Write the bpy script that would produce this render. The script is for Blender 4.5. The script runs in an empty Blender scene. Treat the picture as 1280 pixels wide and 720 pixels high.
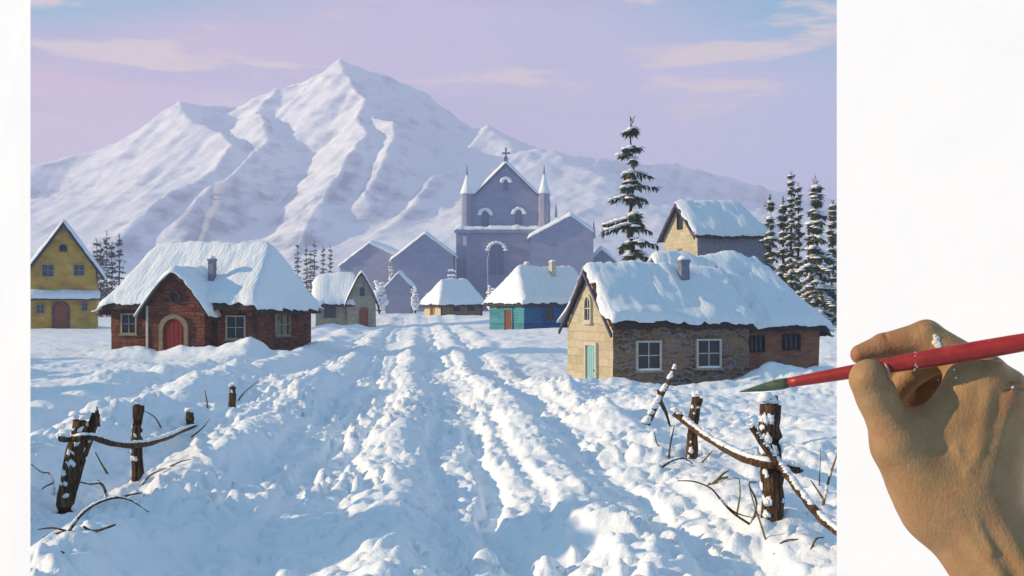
import bpy, bmesh, math, random
import numpy as np
from mathutils import Vector, Matrix

rnd = random.Random(7)
R = math.radians
scene = bpy.context.scene
COL = scene.collection

# ------------------------------------------------------------------ camera
F = 1372.0          # focal length in photograph pixels (1280 wide)
EYE = 2.4
HOR = 380.0
cam_d = bpy.data.cameras.new('camera')
cam = bpy.data.objects.new('camera', cam_d)
COL.objects.link(cam)
cam.location = (0, 0, EYE)
cam.rotation_euler = (R(90), 0, 0)
cam_d.sensor_width = 36
cam_d.lens = 36 * F / 1280
cam_d.shift_y = (HOR - 360) / 1280
cam_d.clip_start = 0.02
cam_d.clip_end = 30000
scene.camera = cam


def P(px, py, d):
    return Vector(((px - 640) / F * d, d, EYE + (HOR - py) / F * d))


# ------------------------------------------------------------------ numpy noise
def _hash(ix, iy, s):
    h = (ix.astype(np.int64) * 374761393 + iy.astype(np.int64) * 668265263 + s * 2147483647) & 0xFFFFFFFF
    h = ((h ^ (h >> 13)) * 1274126177) & 0xFFFFFFFF
    h = h ^ (h >> 16)
    return (h & 0xFFFFFF) / float(0xFFFFFF)


def vnoise(x, y, s=0):
    x = np.asarray(x, float); y = np.asarray(y, float)
    ix = np.floor(x); iy = np.floor(y)
    fx = x - ix; fy = y - iy
    fx = fx * fx * fx * (fx * (fx * 6 - 15) + 10)
    fy = fy * fy * fy * (fy * (fy * 6 - 15) + 10)
    a = _hash(ix, iy, s); b = _hash(ix + 1, iy, s)
    c = _hash(ix, iy + 1, s); d = _hash(ix + 1, iy + 1, s)
    return (a * (1 - fx) + b * fx) * (1 - fy) + (c * (1 - fx) + d * fx) * fy * 1.0


def fbm(x, y, s=0, o=4, g=0.5, l=2.03):
    t = 0; a = 1.0; n = 0
    for i in range(o):
        t = t + a * (vnoise(x, y, s + i * 17) * 2 - 1)
        n += a
        x = np.asarray(x) * l + 3.7; y = np.asarray(y) * l - 1.3; a *= g
    return t / n


def lumps(x, y, s=0, rmin=0.25, rmax=0.6):
    """rounded clods, one per unit cell"""
    x = np.asarray(x, float); y = np.asarray(y, float)
    ix = np.floor(x); iy = np.floor(y)
    out = np.zeros_like(x)
    for ox in (-1, 0, 1):
        for oy in (-1, 0, 1):
            cx = ix + ox; cy = iy + oy
            px = cx + _hash(cx, cy, s); py = cy + _hash(cx, cy, s + 1)
            r = rmin + (rmax - rmin) * _hash(cx, cy, s + 2)
            e = 0.6 + 0.8 * _hash(cx, cy, s + 3)
            th = 3.14 * _hash(cx, cy, s + 4)
            dx = x - px; dy = y - py
            c, sn = np.cos(th), np.sin(th)
            a = (dx * c + dy * sn) * e; b = (-dx * sn + dy * c) / e
            q = 1 - (a * a + b * b) / (r * r)
            out = np.maximum(out, np.sqrt(np.clip(q, 0, 1)) * r)
    return out


def sstep(a, b, x):
    t = np.clip((np.asarray(x, float) - a) / (b - a), 0, 1)
    return t * t * (3 - 2 * t)


# ------------------------------------------------------------------ node helpers
class NT:
    def __init__(s, nt):
        s.t = nt

    def n(s, typ, ins=None, **kw):
        nd = s.t.nodes.new(typ)
        for k, v in kw.items():
            setattr(nd, k, v)
        for k, v in (ins or {}).items():
            if isinstance(v, bpy.types.NodeSocket):
                s.t.links.new(v, nd.inputs[k])
            else:
                nd.inputs[k].default_value = v
        return nd

    def math(s, op, a, b=0.0, clamp=False):
        nd = s.n('ShaderNodeMath', {0: a, 1: b}, operation=op)
        nd.use_clamp = clamp
        return nd.outputs[0]

    def ramp(s, fac, stops, interp='LINEAR'):
        nd = s.t.nodes.new('ShaderNodeValToRGB')
        s.t.links.new(fac, nd.inputs[0])
        cr = nd.color_ramp
        cr.interpolation = interp
        while len(cr.elements) < len(stops):
            cr.elements.new(0.5)
        for e, (p, c) in zip(cr.elements, stops):
            e.position = p
            e.color = tuple(c) + (1,) if len(c) == 3 else c
        return nd.outputs[0]

    def mix(s, fac, a, b, mode='MIX'):
        nd = s.t.nodes.new('ShaderNodeMix')
        nd.data_type = 'RGBA'; nd.blend_type = mode
        for i, v in ((0, fac), (6, a), (7, b)):
            if isinstance(v, bpy.types.NodeSocket):
                s.t.links.new(v, nd.inputs[i])
            elif i and len(v) == 3:
                nd.inputs[i].default_value = tuple(v) + (1,)
            else:
                nd.inputs[i].default_value = v
        return nd.outputs[2]


def new_mat(name):
    m = bpy.data.materials.new(name)
    m.use_nodes = True
    nt = m.node_tree
    for x in list(nt.nodes):
        nt.nodes.remove(x)
    k = NT(nt)
    out = k.n('ShaderNodeOutputMaterial')
    b = k.n('ShaderNodeBsdfPrincipled')
    nt.links.new(b.outputs[0], out.inputs[0])
    return m, k, b


def L(k, a, b):
    k.t.links.new(a, b)


def mat_rough(name, c1, c2, scale=4.0, rough=0.8, bump=0.3, dist=0.02, stretch=(1, 1, 1), detail=6, c3=None):
    """two tones mixed by noise, with bump from the same noise"""
    m, k, b = new_mat(name)
    tc = k.n('ShaderNodeTexCoord')
    mp = k.n('ShaderNodeMapping', {'Vector': tc.outputs['Object'], 'Scale': stretch})
    nz = k.n('ShaderNodeTexNoise', {'Vector': mp.outputs[0], 'Scale': scale, 'Detail': detail, 'Roughness': 0.65})
    stops = [(0.35, c1), (0.65, c2)]
    if c3:
        stops = [(0.32, c1), (0.5, c2), (0.68, c3)]
    L(k, k.ramp(nz.outputs[0], stops), b.inputs['Base Color'])
    b.inputs['Roughness'].default_value = rough
    b.inputs['Specular IOR Level'].default_value = 0.25
    if bump:
        nz2 = k.n('ShaderNodeTexNoise', {'Vector': mp.outputs[0], 'Scale': scale * 2.3, 'Detail': detail, 'Roughness': 0.7})
        bp = k.n('ShaderNodeBump', {'Height': nz2.outputs[0], 'Strength': bump, 'Distance': dist})
        L(k, bp.outputs[0], b.inputs['Normal'])
    return m


def mat_stone(name, cols, mortar, bw=0.45, bh=0.2, bump=0.7, msize=0.02, warp=0.12, dist=0.03):
    """coursed rubble: bricks with warped joints, a random tone per stone"""
    m, k, b = new_mat(name)
    tc = k.n('ShaderNodeTexCoord')
    sp = k.n('ShaderNodeSeparateXYZ', {0: tc.outputs['Object']})
    xy = k.math('ADD', sp.outputs[0], sp.outputs[1])
    cb = k.n('ShaderNodeCombineXYZ', {0: xy, 1: sp.outputs[2]})
    nz = k.n('ShaderNodeTexNoise', {'Vector': cb.outputs[0], 'Scale': 2.2, 'Detail': 3.0})
    off = k.n('ShaderNodeVectorMath', {0: nz.outputs['Color'], 1: (0.5, 0.5, 0.5)}, operation='SUBTRACT')
    off2 = k.n('ShaderNodeVectorMath', {0: off.outputs[0], 'Scale': warp * 2.5}, operation='SCALE')
    v = k.n('ShaderNodeVectorMath', {0: cb.outputs[0], 1: off2.outputs[0]}, operation='ADD')
    br = k.n('ShaderNodeTexBrick', {'Vector': v.outputs[0], 'Color1': (0, 0, 0, 1), 'Color2': (1, 1, 1, 1), 'Mortar': (0.5, 0.5, 0.5, 1),
                                    'Scale': 1.0, 'Mortar Size': msize, 'Mortar Smooth': 0.35, 'Bias': 0.0, 'Brick Width': bw, 'Row Height': bh})
    br.offset = 0.43; br.squash = 0.7; br.squash_frequency = 3
    n2 = k.n('ShaderNodeTexNoise', {'Vector': cb.outputs[0], 'Scale': 5.0, 'Detail': 7.0, 'Roughness': 0.7})
    t = k.mix(0.55, br.outputs['Color'], n2.outputs[0])
    st = [(0.2 + 0.6 * i / (len(cols) - 1), c) for i, c in enumerate(cols)]
    col = k.ramp(t, st)
    n3 = k.n('ShaderNodeTexNoise', {'Vector': cb.outputs[0], 'Scale': 1.7, 'Detail': 4.0})
    mf = k.math('MULTIPLY', br.outputs['Fac'], k.ramp(n3.outputs[0], [(0.35, (0.25,) * 3), (0.6, (1,) * 3)]))
    col = k.mix(mf, col, mortar)
    L(k, col, b.inputs['Base Color'])
    b.inputs['Roughness'].default_value = 0.9
    b.inputs['Specular IOR Level'].default_value = 0.2
    h = k.math('SUBTRACT', k.math('MULTIPLY', n2.outputs[0], 0.8), br.outputs['Fac'])
    bp = k.n('ShaderNodeBump', {'Height': h, 'Strength': bump, 'Distance': dist})
    L(k, bp.outputs[0], b.inputs['Normal'])
    return m


def mat_plain(name, c, rough=0.5, spec=0.4):
    m, k, b = new_mat(name)
    tc = k.n('ShaderNodeTexCoord')
    nz = k.n('ShaderNodeTexNoise', {'Vector': tc.outputs['Object'], 'Scale': 9.0, 'Detail': 5.0})
    L(k, k.mix(nz.outputs[0], [v * 0.85 for v in c], [min(1, v * 1.12) for v in c]), b.inputs['Base Color'])
    b.inputs['Roughness'].default_value = rough
    b.inputs['Specular IOR Level'].default_value = spec
    return m


def mat_snow(name, big=3.0, dist=0.05, strength=0.6, tone=((0.84, 0.85, 0.88), (0.93, 0.93, 0.95)), stretch=(1, 1, 1), fine=11.0):
    m, k, b = new_mat(name)
    tc = k.n('ShaderNodeTexCoord')
    mp = k.n('ShaderNodeMapping', {'Vector': tc.outputs['Object'], 'Scale': stretch})
    n1 = k.n('ShaderNodeTexNoise', {'Vector': mp.outputs[0], 'Scale': big, 'Detail': 5.0, 'Roughness': 0.6, 'Distortion': 0.4})
    n2 = k.n('ShaderNodeTexNoise', {'Vector': mp.outputs[0], 'Scale': big * fine, 'Detail': 3.0, 'Roughness': 0.6})
    h = k.math('ADD', n1.outputs[0], k.math('MULTIPLY', n2.outputs[0], 0.16))
    bp = k.n('ShaderNodeBump', {'Height': h, 'Strength': strength, 'Distance': dist})
    L(k, k.mix(n1.outputs[0], tone[0], tone[1]), b.inputs['Base Color'])
    L(k, bp.outputs[0], b.inputs['Normal'])
    b.inputs['Roughness'].default_value = 0.65
    b.inputs['Specular IOR Level'].default_value = 0.25
    return m


# ------------------------------------------------------------------ mesh builder
class MB:
    def __init__(s):
        s.v = []; s.f = []; s.m = []

    def add(s, vs, fs, mi=0):
        o = len(s.v)
        s.v.extend([tuple(p) for p in vs])
        for f in fs:
            s.f.append(tuple(i + o for i in f)); s.m.append(mi)

    def box(s, c, d, mi=0, M=None):
        x, y, z = (q / 2 for q in d)
        vs = [Vector((sx * x, sy * y, sz * z)) for sz in (-1, 1) for sx, sy in ((-1, -1), (1, -1), (1, 1), (-1, 1))]
        if M is not None:
            vs = [M @ p for p in vs]
        vs = [p + Vector(c) for p in vs]
        s.add(vs, [(3, 2, 1, 0), (4, 5, 6, 7), (0, 1, 5, 4), (1, 2, 6, 5), (2, 3, 7, 6), (3, 0, 4, 7)], mi)

    def prism(s, poly, fn, n0, n1, mi=0):
        """poly: 2D points (s,t); fn(s,t,n)->3D; closed solid between n0 and n1"""
        k = len(poly)
        vs = [fn(a, b, n0) for a, b in poly] + [fn(a, b, n1) for a, b in poly]
        fs = [tuple(range(k - 1, -1, -1)), tuple(range(k, 2 * k))]
        fs += [(i, (i + 1) % k, k + (i + 1) % k, k + i) for i in range(k)]
        s.add(vs, fs, mi)

    def ring(s, outer, inner, fn, n0, n1, mi=0):
        k = len(outer)
        vs = [fn(a, b, n) for n in (n0, n1) for pl in (outer, inner) for a, b in pl]
        fs = []
        for i in range(k):
            j = (i + 1) % k
            fs += [(2 * k + i, 2 * k + j, 3 * k + j, 3 * k + i), (j, i, k + i, k + j), (i, j, 2 * k + j, 2 * k + i), (k + j, k + i, 3 * k + i, 3 * k + j)]
        s.add(vs, fs, mi)

    def tube(s, pts, rad, sides=8, mi=0, jit=0.0, flat=1.0, seed=0):
        r_ = random.Random(seed)
        pts = [Vector(p) for p in pts]
        n = len(pts)
        if not hasattr(rad, '__len__'):
            rad = [rad] * n
        vs = []; fs = []
        up = Vector((0, 0, 1))
        for i, p in enumerate(pts):
            t = (pts[min(i + 1, n - 1)] - pts[max(i - 1, 0)]).normalized()
            a = t.cross(up)
            if a.length < 0.05:
                a = t.cross(Vector((0, 1, 0)))
            a.normalize(); b = a.cross(t).normalized()
            for j in range(sides):
                q = 2 * math.pi * j / sides
                rr = rad[i] * (1 + jit * (r_.random() * 2 - 1))
                vs.append(p + a * math.cos(q) * rr + b * math.sin(q) * rr * flat)
        for i in range(n - 1):
            for j in range(sides):
                k = (j + 1) % sides
                fs.append((i * sides + j, i * sides + k, (i + 1) * sides + k, (i + 1) * sides + j))
        fs.append(tuple(range(sides - 1, -1, -1)))
        fs.append(tuple((n - 1) * sides + j for j in range(sides)))
        s.add(vs, fs, mi)

    def blob(s, c, r, mi=0, seed=0, rough=0.18, seg=8, rings=5, half=False):
        """lumpy flattened ball"""
        r_ = random.Random(seed)
        vs = []; fs = []
        c = Vector(c)
        rings_n = rings
        for i in range(rings_n + 1):
            ph = -math.pi / 2 + math.pi * i / rings_n
            for j in range(seg):
                th = 2 * math.pi * j / seg
                k = 1 + rough * (r_.random() * 2 - 1)
                if i in (0, rings_n):
                    k = 1
                d = Vector((math.cos(ph) * math.cos(th) * r[0], math.cos(ph) * math.sin(th) * r[1], math.sin(ph) * r[2])) * k
                if half and d.z < -0.25 * r[2]:
                    d.z = -0.25 * r[2]
                vs.append(c + d)
        for i in range(rings_n):
            for j in range(seg):
                k = (j + 1) % seg
                fs.append((i * seg + j, i * seg + k, (i + 1) * seg + k, (i + 1) * seg + j))
        s.add(vs, fs, mi)

    def build(s, name, mats, parent=None, smooth=False, rough=None, merge=False):
        me = bpy.data.meshes.new(name)
        me.from_pydata(s.v, [], s.f)
        if not isinstance(mats, (list, tuple)):
            mats = [mats]
        for m in mats:
            me.materials.append(m)
        if len(mats) > 1:
            me.polygons.foreach_set('material_index', s.m)
        bm = bmesh.new(); bm.from_mesh(me)
        bmesh.ops.recalc_face_normals(bm, faces=bm.faces)
        bm.to_mesh(me); bm.free()
        if merge or rough:
            bm = bmesh.new(); bm.from_mesh(me)
            bmesh.ops.remove_doubles(bm, verts=bm.verts, dist=1e-4)
            if rough:
                step, amp = rough
                for _ in range(7):
                    es = [e for e in bm.edges if e.calc_length() > step * 1.5]
                    if not es:
                        break
                    bmesh.ops.subdivide_edges(bm, edges=es, cuts=1, use_grid_fill=True)
                bmesh.ops.triangulate(bm, faces=[f for f in bm.faces if len(f.verts) > 4])
                co = np.array([v.co for v in bm.verts])
                q = 1.3 / step * 0.5
                for ax in range(3):
                    a, b_ = [(1, 2), (0, 2), (0, 1)][ax]
                    dd = fbm(co[:, a] * q + co[:, ax] * 0.7 * q, co[:, b_] * q, 31 + ax, 3) * amp
                    if ax == 2:
                        dd = dd * 0.6
                    for v, d in zip(bm.verts, dd):
                        v.co[ax] += d
            bm.to_mesh(me); bm.free()
        if smooth:
            me.polygons.foreach_set('use_smooth', [True] * len(me.polygons))
        me.update()
        o = bpy.data.objects.new(name, me)
        COL.objects.link(o)
        if parent is not None:
            o.parent = parent
        if name in ('crown_snow', 'post_snow', 'rail_snow', 'branch_snow', 'hood_snow', 'paint_smear'):
            o['kind'] = 'stuff'      # lies in dabs nobody could count
        return o


def tag(o, label=None, cat=None, group=None, kind=None):
    if label: o['label'] = label
    if cat: o['category'] = cat
    if group: o['group'] = group
    if kind: o['kind'] = kind
    return o


def thing(name, loc, rz, label, cat, group=None):
    o = bpy.data.objects.new(name, None)
    o.empty_display_size = 0.3
    COL.objects.link(o)
    o.location = loc; o.rotation_euler = (0, 0, rz)
    return tag(o, label, cat, group)


def grid_mesh(name, X, Y, Z, mats, parent=None, smooth=True):
    ny, nx = X.shape
    me = bpy.data.meshes.new(name)
    co = np.stack([X, Y, Z], -1).reshape(-1, 3)
    idx = np.arange(ny * nx).reshape(ny, nx)
    q = np.stack([idx[:-1, :-1], idx[:-1, 1:], idx[1:, 1:], idx[1:, :-1]], -1).reshape(-1, 4)
    me.vertices.add(len(co)); me.vertices.foreach_set('co', co.ravel())
    me.loops.add(q.size); me.loops.foreach_set('vertex_index', q.ravel().astype(np.int32))
    me.polygons.add(len(q))
    me.polygons.foreach_set('loop_start', np.arange(0, q.size, 4, dtype=np.int32))
    me.polygons.foreach_set('loop_total', np.full(len(q), 4, dtype=np.int32))
    if smooth:
        me.polygons.foreach_set('use_smooth', np.ones(len(q), dtype=bool))
    for m in (mats if isinstance(mats, (list, tuple)) else [mats]):
        me.materials.append(m)
    me.update(calc_edges=True)
    o = bpy.data.objects.new(name, me)
    COL.objects.link(o)
    if parent is not None:
        o.parent = parent
    return o
# ------------------------------------------------------------------ light, sky
SUN_AZ = R(2)      # towards the camera from due left
SUN_EL = R(17.5)
S = Vector((-math.cos(SUN_AZ) * math.cos(SUN_EL), -math.sin(SUN_AZ) * math.cos(SUN_EL), math.sin(SUN_EL)))
sd = bpy.data.lights.new('sun', 'SUN')
sd.energy = 5.0
sd.angle = R(0.6)
sd.color = (1.0, 0.72, 0.44)
sun = bpy.data.objects.new('sun', sd)
COL.objects.link(sun)
sun.rotation_euler = S.to_track_quat('Z', 'Y').to_euler()
sun.location = (-50, -20, 40)

w = bpy.data.worlds.new('World')
scene.world = w
w.use_nodes = True
w.node_tree.nodes.clear()
k = NT(w.node_tree)
sky = k.n('ShaderNodeTexSky', sky_type='NISHITA', sun_disc=False, sun_elevation=SUN_EL, sun_rotation=R(268), altitude=300, air_density=1.0, dust_density=0.6, ozone_density=2.0)
tc = k.n('ShaderNodeTexCoord')
sp = k.n('ShaderNodeSeparateXYZ', {0: tc.outputs['Generated']})
dx, dy, dz = sp.outputs
# evening lilac low in the sky, pinker towards the sun's side, blue overhead
WS = 0.1
def C(*c):
    return tuple(v / WS for v in c)
low = k.n('ShaderNodeMapRange', {0: dx, 1: -0.50, 2: 0.36, 3: 0.0, 4: 1.0}).outputs[0]
east = k.n('ShaderNodeMapRange', {0: dx, 1: 0.26, 2: 0.75, 3: 0.0, 4: 1.0}, interpolation_type='SMOOTHSTEP').outputs[0]
back = k.n('ShaderNodeMapRange', {0: dy, 1: 0.6, 2: -0.3, 3: 0.0, 4: 0.8}, interpolation_type='SMOOTHSTEP').outputs[0]
wob = k.n('ShaderNodeTexNoise', {'Vector': k.n('ShaderNodeMapping', {'Vector': tc.outputs['Generated'], 'Scale': (1.6, 0.6, 7.0)}).outputs[0], 'Scale': 2.0, 'Detail': 5.0, 'Roughness': 0.6}).outputs[0]
low2 = k.math('ADD', low, k.math('MULTIPLY', k.math('SUBTRACT', wob, 0.5), 0.55), clamp=True)
hor = k.ramp(low2, [(0.0, (0.72, 0.43, 0.58)), (0.28, (0.60, 0.45, 0.63)), (0.62, (0.50, 0.45, 0.66)), (1.0, (0.42, 0.45, 0.72))])
west = k.n('ShaderNodeMapRange', {0: dx, 1: -0.42, 2: -0.72, 3: 0.0, 4: 1.0}, interpolation_type='SMOOTHSTEP').outputs[0]
hor = k.mix(k.math('MAXIMUM', k.math('MAXIMUM', east, west), back), hor, (0.02, 0.34, 0.64, 1))
hor = k.n('ShaderNodeVectorMath', {0: hor, 'Scale': 1 / WS}, operation='SCALE').outputs[0]
tint = k.mix(1.0, sky.outputs[0], (0.5, 1.9, 1.35, 1), 'MULTIPLY')
zen = k.mix(0.6, tint, C(0.0, 0.32, 0.58) + (1,))
el = k.math('ADD', dz, k.math('MULTIPLY', k.math('SUBTRACT', wob, 0.5), 0.10))
el = k.math('SUBTRACT', el, k.math('MULTIPLY', k.math('SUBTRACT', 0.25, k.math('ABSOLUTE', k.math('SUBTRACT', low, 0.5))), 0.30))
f = k.n('ShaderNodeMapRange', {0: el, 1: 0.20, 2: 0.31, 3: 0.0, 4: 1.0}, interpolation_type='SMOOTHSTEP').outputs[0]
col = k.mix(f, hor, zen)
# wisps of cloud: cream ones and grey-violet streaks
v1 = k.n('ShaderNodeMapping', {'Vector': tc.outputs['Generated'], 'Scale': (6.5, 1.0, 34.0), 'Location': (3.1, 0.4, 2.9), 'Rotation': (0, R(5), 0)}).outputs[0]
c1 = k.n('ShaderNodeTexNoise', {'Vector': v1, 'Scale': 1.0, 'Detail': 7.0, 'Roughness': 0.62, 'Distortion': 0.3}).outputs[0]
band = k.n('ShaderNodeMapRange', {0: dz, 1: 0.13, 2: 0.19, 3: 0.0, 4: 1.0}, interpolation_type='SMOOTHSTEP').outputs[0]
m1 = k.math('MULTIPLY', k.n('ShaderNodeMapRange', {0: c1, 1: 0.505, 2: 0.63, 3: 0.0, 4: 0.9}, interpolation_type='SMOOTHSTEP').outputs[0], band)
v2 = k.n('ShaderNodeMapping', {'Vector': tc.outputs['Generated'], 'Scale': (2.6, 1.0, 24.0), 'Location': (0.3, 7.4, 5.2)}).outputs[0]
c2 = k.n('ShaderNodeTexNoise', {'Vector': v2, 'Scale': 1.0, 'Detail': 6.0, 'Roughness': 0.6}).outputs[0]
m2 = k.math('MULTIPLY', k.n('ShaderNodeMapRange', {0: c2, 1: 0.45, 2: 0.62, 3: 0.0, 4: 0.7}, interpolation_type='SMOOTHSTEP').outputs[0], band)
col = k.mix(m2, col, C(0.40, 0.37, 0.57) + (1,))
col = k.mix(m1, col, C(0.80, 0.62, 0.55) + (1,))
bg = k.n('ShaderNodeBackground', {'Color': col, 'Strength': WS * 0.68})
k.t.links.new(bg.outputs[0], k.n('ShaderNodeOutputWorld').inputs[0])

vs_ = scene.view_settings
vs_.view_transform = 'Standard'
vs_.look = 'None'
vs_.exposure = 0.65
vs_.gamma = 1.0
vs_.use_curve_mapping = False
cy = scene.cycles
cy.max_bounces = 6
cy.diffuse_bounces = 3
cy.volume_bounces = 1
cy.use_denoising = True

# ------------------------------------------------------------------ materials
SNOWTONE = ((0.78, 0.855, 0.92), (0.89, 0.93, 0.965))
M_SNOW = mat_snow('snow', 2.6, 0.07, 0.75, tone=SNOWTONE)
M_ROOFSNOW = mat_snow('roof_snow', 2.4, 0.10, 0.95, stretch=(2.4, 0.5, 0.5), tone=SNOWTONE)
M_CAPSNOW = mat_snow('cap_snow', 9.0, 0.02, 0.6)
M_THATCH = mat_rough('thatch', (0.035, 0.025, 0.025), (0.10, 0.075, 0.06), 5, 0.95, 0.9, 0.05, (6, 6, 0.8))
M_BROWN = mat_stone('brown_stone', [(0.055, 0.018, 0.011), (0.15, 0.042, 0.022), (0.21, 0.075, 0.036), (0.11, 0.052, 0.03)], (0.05, 0.03, 0.022), 0.5, 0.17, 1.0, 0.02, 0.16, 0.04)
M_RUBBLE = mat_stone('rubble', [(0.03, 0.02, 0.014), (0.17, 0.10, 0.04), (0.31, 0.19, 0.08), (0.22, 0.13, 0.055), (0.06, 0.04, 0.025)], (0.24, 0.23, 0.31), 0.5, 0.17, 1.0, 0.035, 0.26, 0.06)
M_CREAM = mat_stone('cream_stone', [(0.38, 0.33, 0.21), (0.47, 0.42, 0.29), (0.53, 0.48, 0.35)], (0.32, 0.28, 0.19), 0.7, 0.3, 0.6, 0.012, 0.1)
M_YELLOW = mat_rough('yellow_plaster', (0.30, 0.18, 0.05), (0.50, 0.31, 0.06), 0.9, 0.9, 0.4, 0.03, (1, 1, 1.6), detail=9, c3=(0.62, 0.41, 0.10))
M_GREY = mat_rough('grey_plaster', (0.27, 0.24, 0.19), (0.42, 0.38, 0.30), 2.5, 0.9, 0.4, 0.03)
M_BRICKRED = mat_stone('barn_brick', [(0.20, 0.07, 0.042), (0.30, 0.12, 0.07), (0.34, 0.17, 0.10)], (0.24, 0.15, 0.11), 0.34, 0.11, 0.5, 0.012, 0.05)
M_TEAL = mat_stone('teal_boards', [(0.04, 0.17, 0.20), (0.06, 0.25, 0.29), (0.09, 0.32, 0.35)], (0.015, 0.06, 0.07), 2.6, 0.2, 0.6, 0.014, 0.015, 0.02)
M_BLUE = mat_stone('blue_boards', [(0.012, 0.07, 0.20), (0.02, 0.12, 0.29), (0.035, 0.17, 0.36)], (0.008, 0.04, 0.08), 2.6, 0.2, 0.6, 0.014, 0.015, 0.02)
M_HUT = mat_rough('hut_plaster', (0.52, 0.44, 0.28), (0.62, 0.55, 0.38), 3, 0.9, 0.3, 0.03)
M_HUTB = mat_rough('hut_boards', (0.14, 0.09, 0.05), (0.30, 0.21, 0.13), 3, 0.9, 0.5, 0.03, (1, 1, 5))
M_CHURCH = mat_stone('haze_violet_stone', [(0.27, 0.28, 0.39), (0.30, 0.31, 0.43), (0.32, 0.33, 0.45)], (0.28, 0.29, 0.41), 1.3, 0.6, 0.4, 0.02, 0.1)  # distance haze mixed into the stone colour as pale violet
M_CHURCHDARK = mat_plain('haze_violet_dark', (0.19, 0.20, 0.31), 0.8, 0.2)
M_TRIM = mat_rough('pale_trim', (0.26, 0.23, 0.16), (0.40, 0.36, 0.27), 6, 0.8, 0.3, 0.01)
M_TRIMDARK = mat_rough('stone_trim', (0.16, 0.13, 0.09), (0.28, 0.22, 0.15), 8, 0.85, 0.5, 0.01)
M_WHITETRIM = mat_rough('white_trim', (0.44, 0.42, 0.34), (0.60, 0.57, 0.48), 6, 0.7, 0.3, 0.01)
M_PANE = mat_plain('window_pane', (0.012, 0.014, 0.022), 0.15, 0.5)
M_PANEGREY = mat_plain('window_pane_grey', (0.06, 0.06, 0.085), 0.2, 0.5)
M_RED = mat_rough('red_door', (0.15, 0.007, 0.008), (0.22, 0.012, 0.013), 3, 0.6, 0.4, 0.01, (8, 8, 0.6))
M_REDDULL = mat_rough('dull_red_door', (0.20, 0.06, 0.04), (0.28, 0.10, 0.06), 4, 0.75, 0.4, 0.01, (8, 8, 0.6))
M_BROWNDOOR = mat_rough('brown_door', (0.16, 0.045, 0.025), (0.24, 0.08, 0.045), 4, 0.75, 0.4, 0.01, (8, 8, 0.6))
M_MINT = mat_rough('mint_door', (0.20, 0.42, 0.44), (0.28, 0.52, 0.53), 4, 0.6, 0.3, 0.01, (8, 8, 0.6))
M_IRON = mat_plain('iron', (0.04, 0.04, 0.045), 0.5, 0.5)
M_BEAM = mat_rough('dark_timber', (0.018, 0.013, 0.012), (0.055, 0.035, 0.025), 6, 0.85, 0.6, 0.02, (3, 3, 0.6))
M_VERGE = mat_rough('violet_barge', (0.05, 0.045, 0.075), (0.11, 0.10, 0.15), 5, 0.85, 0.5, 0.02)
M_CHIM = mat_rough('grey_chimney', (0.15, 0.16, 0.22), (0.25, 0.26, 0.33), 5, 0.9, 0.5, 0.03)
M_BARK = mat_rough('bark', (0.016, 0.009, 0.006), (0.09, 0.045, 0.02), 5.0, 0.9, 1.0, 0.03, (7, 7, 0.9), c3=(0.26, 0.155, 0.07))
M_TWIG = mat_rough('dry_twig', (0.08, 0.055, 0.018), (0.24, 0.175, 0.07), 12, 0.85, 0.4, 0.004)
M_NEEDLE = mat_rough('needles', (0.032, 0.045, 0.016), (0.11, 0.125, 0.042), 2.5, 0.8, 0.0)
M_NEEDLEHAZE = mat_rough('needles_hazed', (0.10, 0.13, 0.14), (0.15, 0.18, 0.19), 2.0, 0.85, 0.0)  # paled and greyed: distance haze put into the needle colour
M_TRUNK = mat_rough('trunk', (0.025, 0.017, 0.012), (0.06, 0.042, 0.03), 5, 0.9, 0.7, 0.03, (4, 4, 0.8))

# ------------------------------------------------------------------ ground
CTRL = [  # x, y, z, sigma
    (6.5, 40, -0.74, 9), (-16, 57, 0.0, 10), (-37, 92, 0.43, 14), (-15.5, 100, 0.2, 9), (-6.5, 125, 0.85, 11), (3.5, 88, 0.23, 9),
    (20, 82, 1.0, 16), (2, 180, 1.4, 50), (-25, 170, 1.2, 30), (-30, 230, 3.6, 35), (35, 120, 1.5, 30), (-60, 150, 1.5, 30), (0, 15, 0.0, 8), (0, 30, 0.0, 8),
]
PADS = [(-14.2, 53.5, -0.05, 7.0), (6.0, 40.0, -0.80, 6.3), (9.5, 41.5, -0.55, 5.0), (-13.5, 101, 0.25, 5.5), (-6.3, 126, 0.85, 6), (3.6, 88, 0.20, 6.5), (-37, 92, 0.40, 7)]
MOUNDS = [  # px, py at its foot, distance, rx, ry, h
    (175, 452, 49.0, 2.2, 1.0, 0.55), (262, 455, 48.2, 2.2, 0.9, 0.55), (322, 462, 47.2, 1.6, 0.9, 0.35), (140, 446, 52, 1.6, 1.2, 0.3),
    (735, 488, 35.6, 1.3, 0.9, 0.22), (700, 480, 36, 1.4, 1.2, 0.25), (790, 500, 35.2, 1.5, 0.7, 0.34), (850, 498, 35.6, 1.4, 0.7, 0.36), (900, 496, 36, 1.6, 0.8, 0.40),
    (968, 462, 38.5, 1.4, 1.1, 0.62), (1035, 458, 39, 1.5, 1.2, 0.55), (1000, 500, 26, 2.6, 2.0, 0.45), (1035, 560, 17, 1.8, 2.2, 0.25),
    (270, 545, 21, 1.6, 2.6, 0.42), (330, 500, 28, 1.8, 3.4, 0.45), (220, 480, 33, 4.0, 3.0, 0.25), (90, 500, 27, 3.0, 2.0, 0.3),
    (560, 408, 118, 4, 5, 0.35), (480, 404, 112, 5, 4, 0.5), (430, 412, 94, 3, 2, 0.3), (640, 396, 108, 2.5, 2.5, 0.7),
    (820, 520, 24, 1.4, 2.2, 0.25), (700, 500, 30, 1.5, 2.5, 0.22),
]


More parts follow.
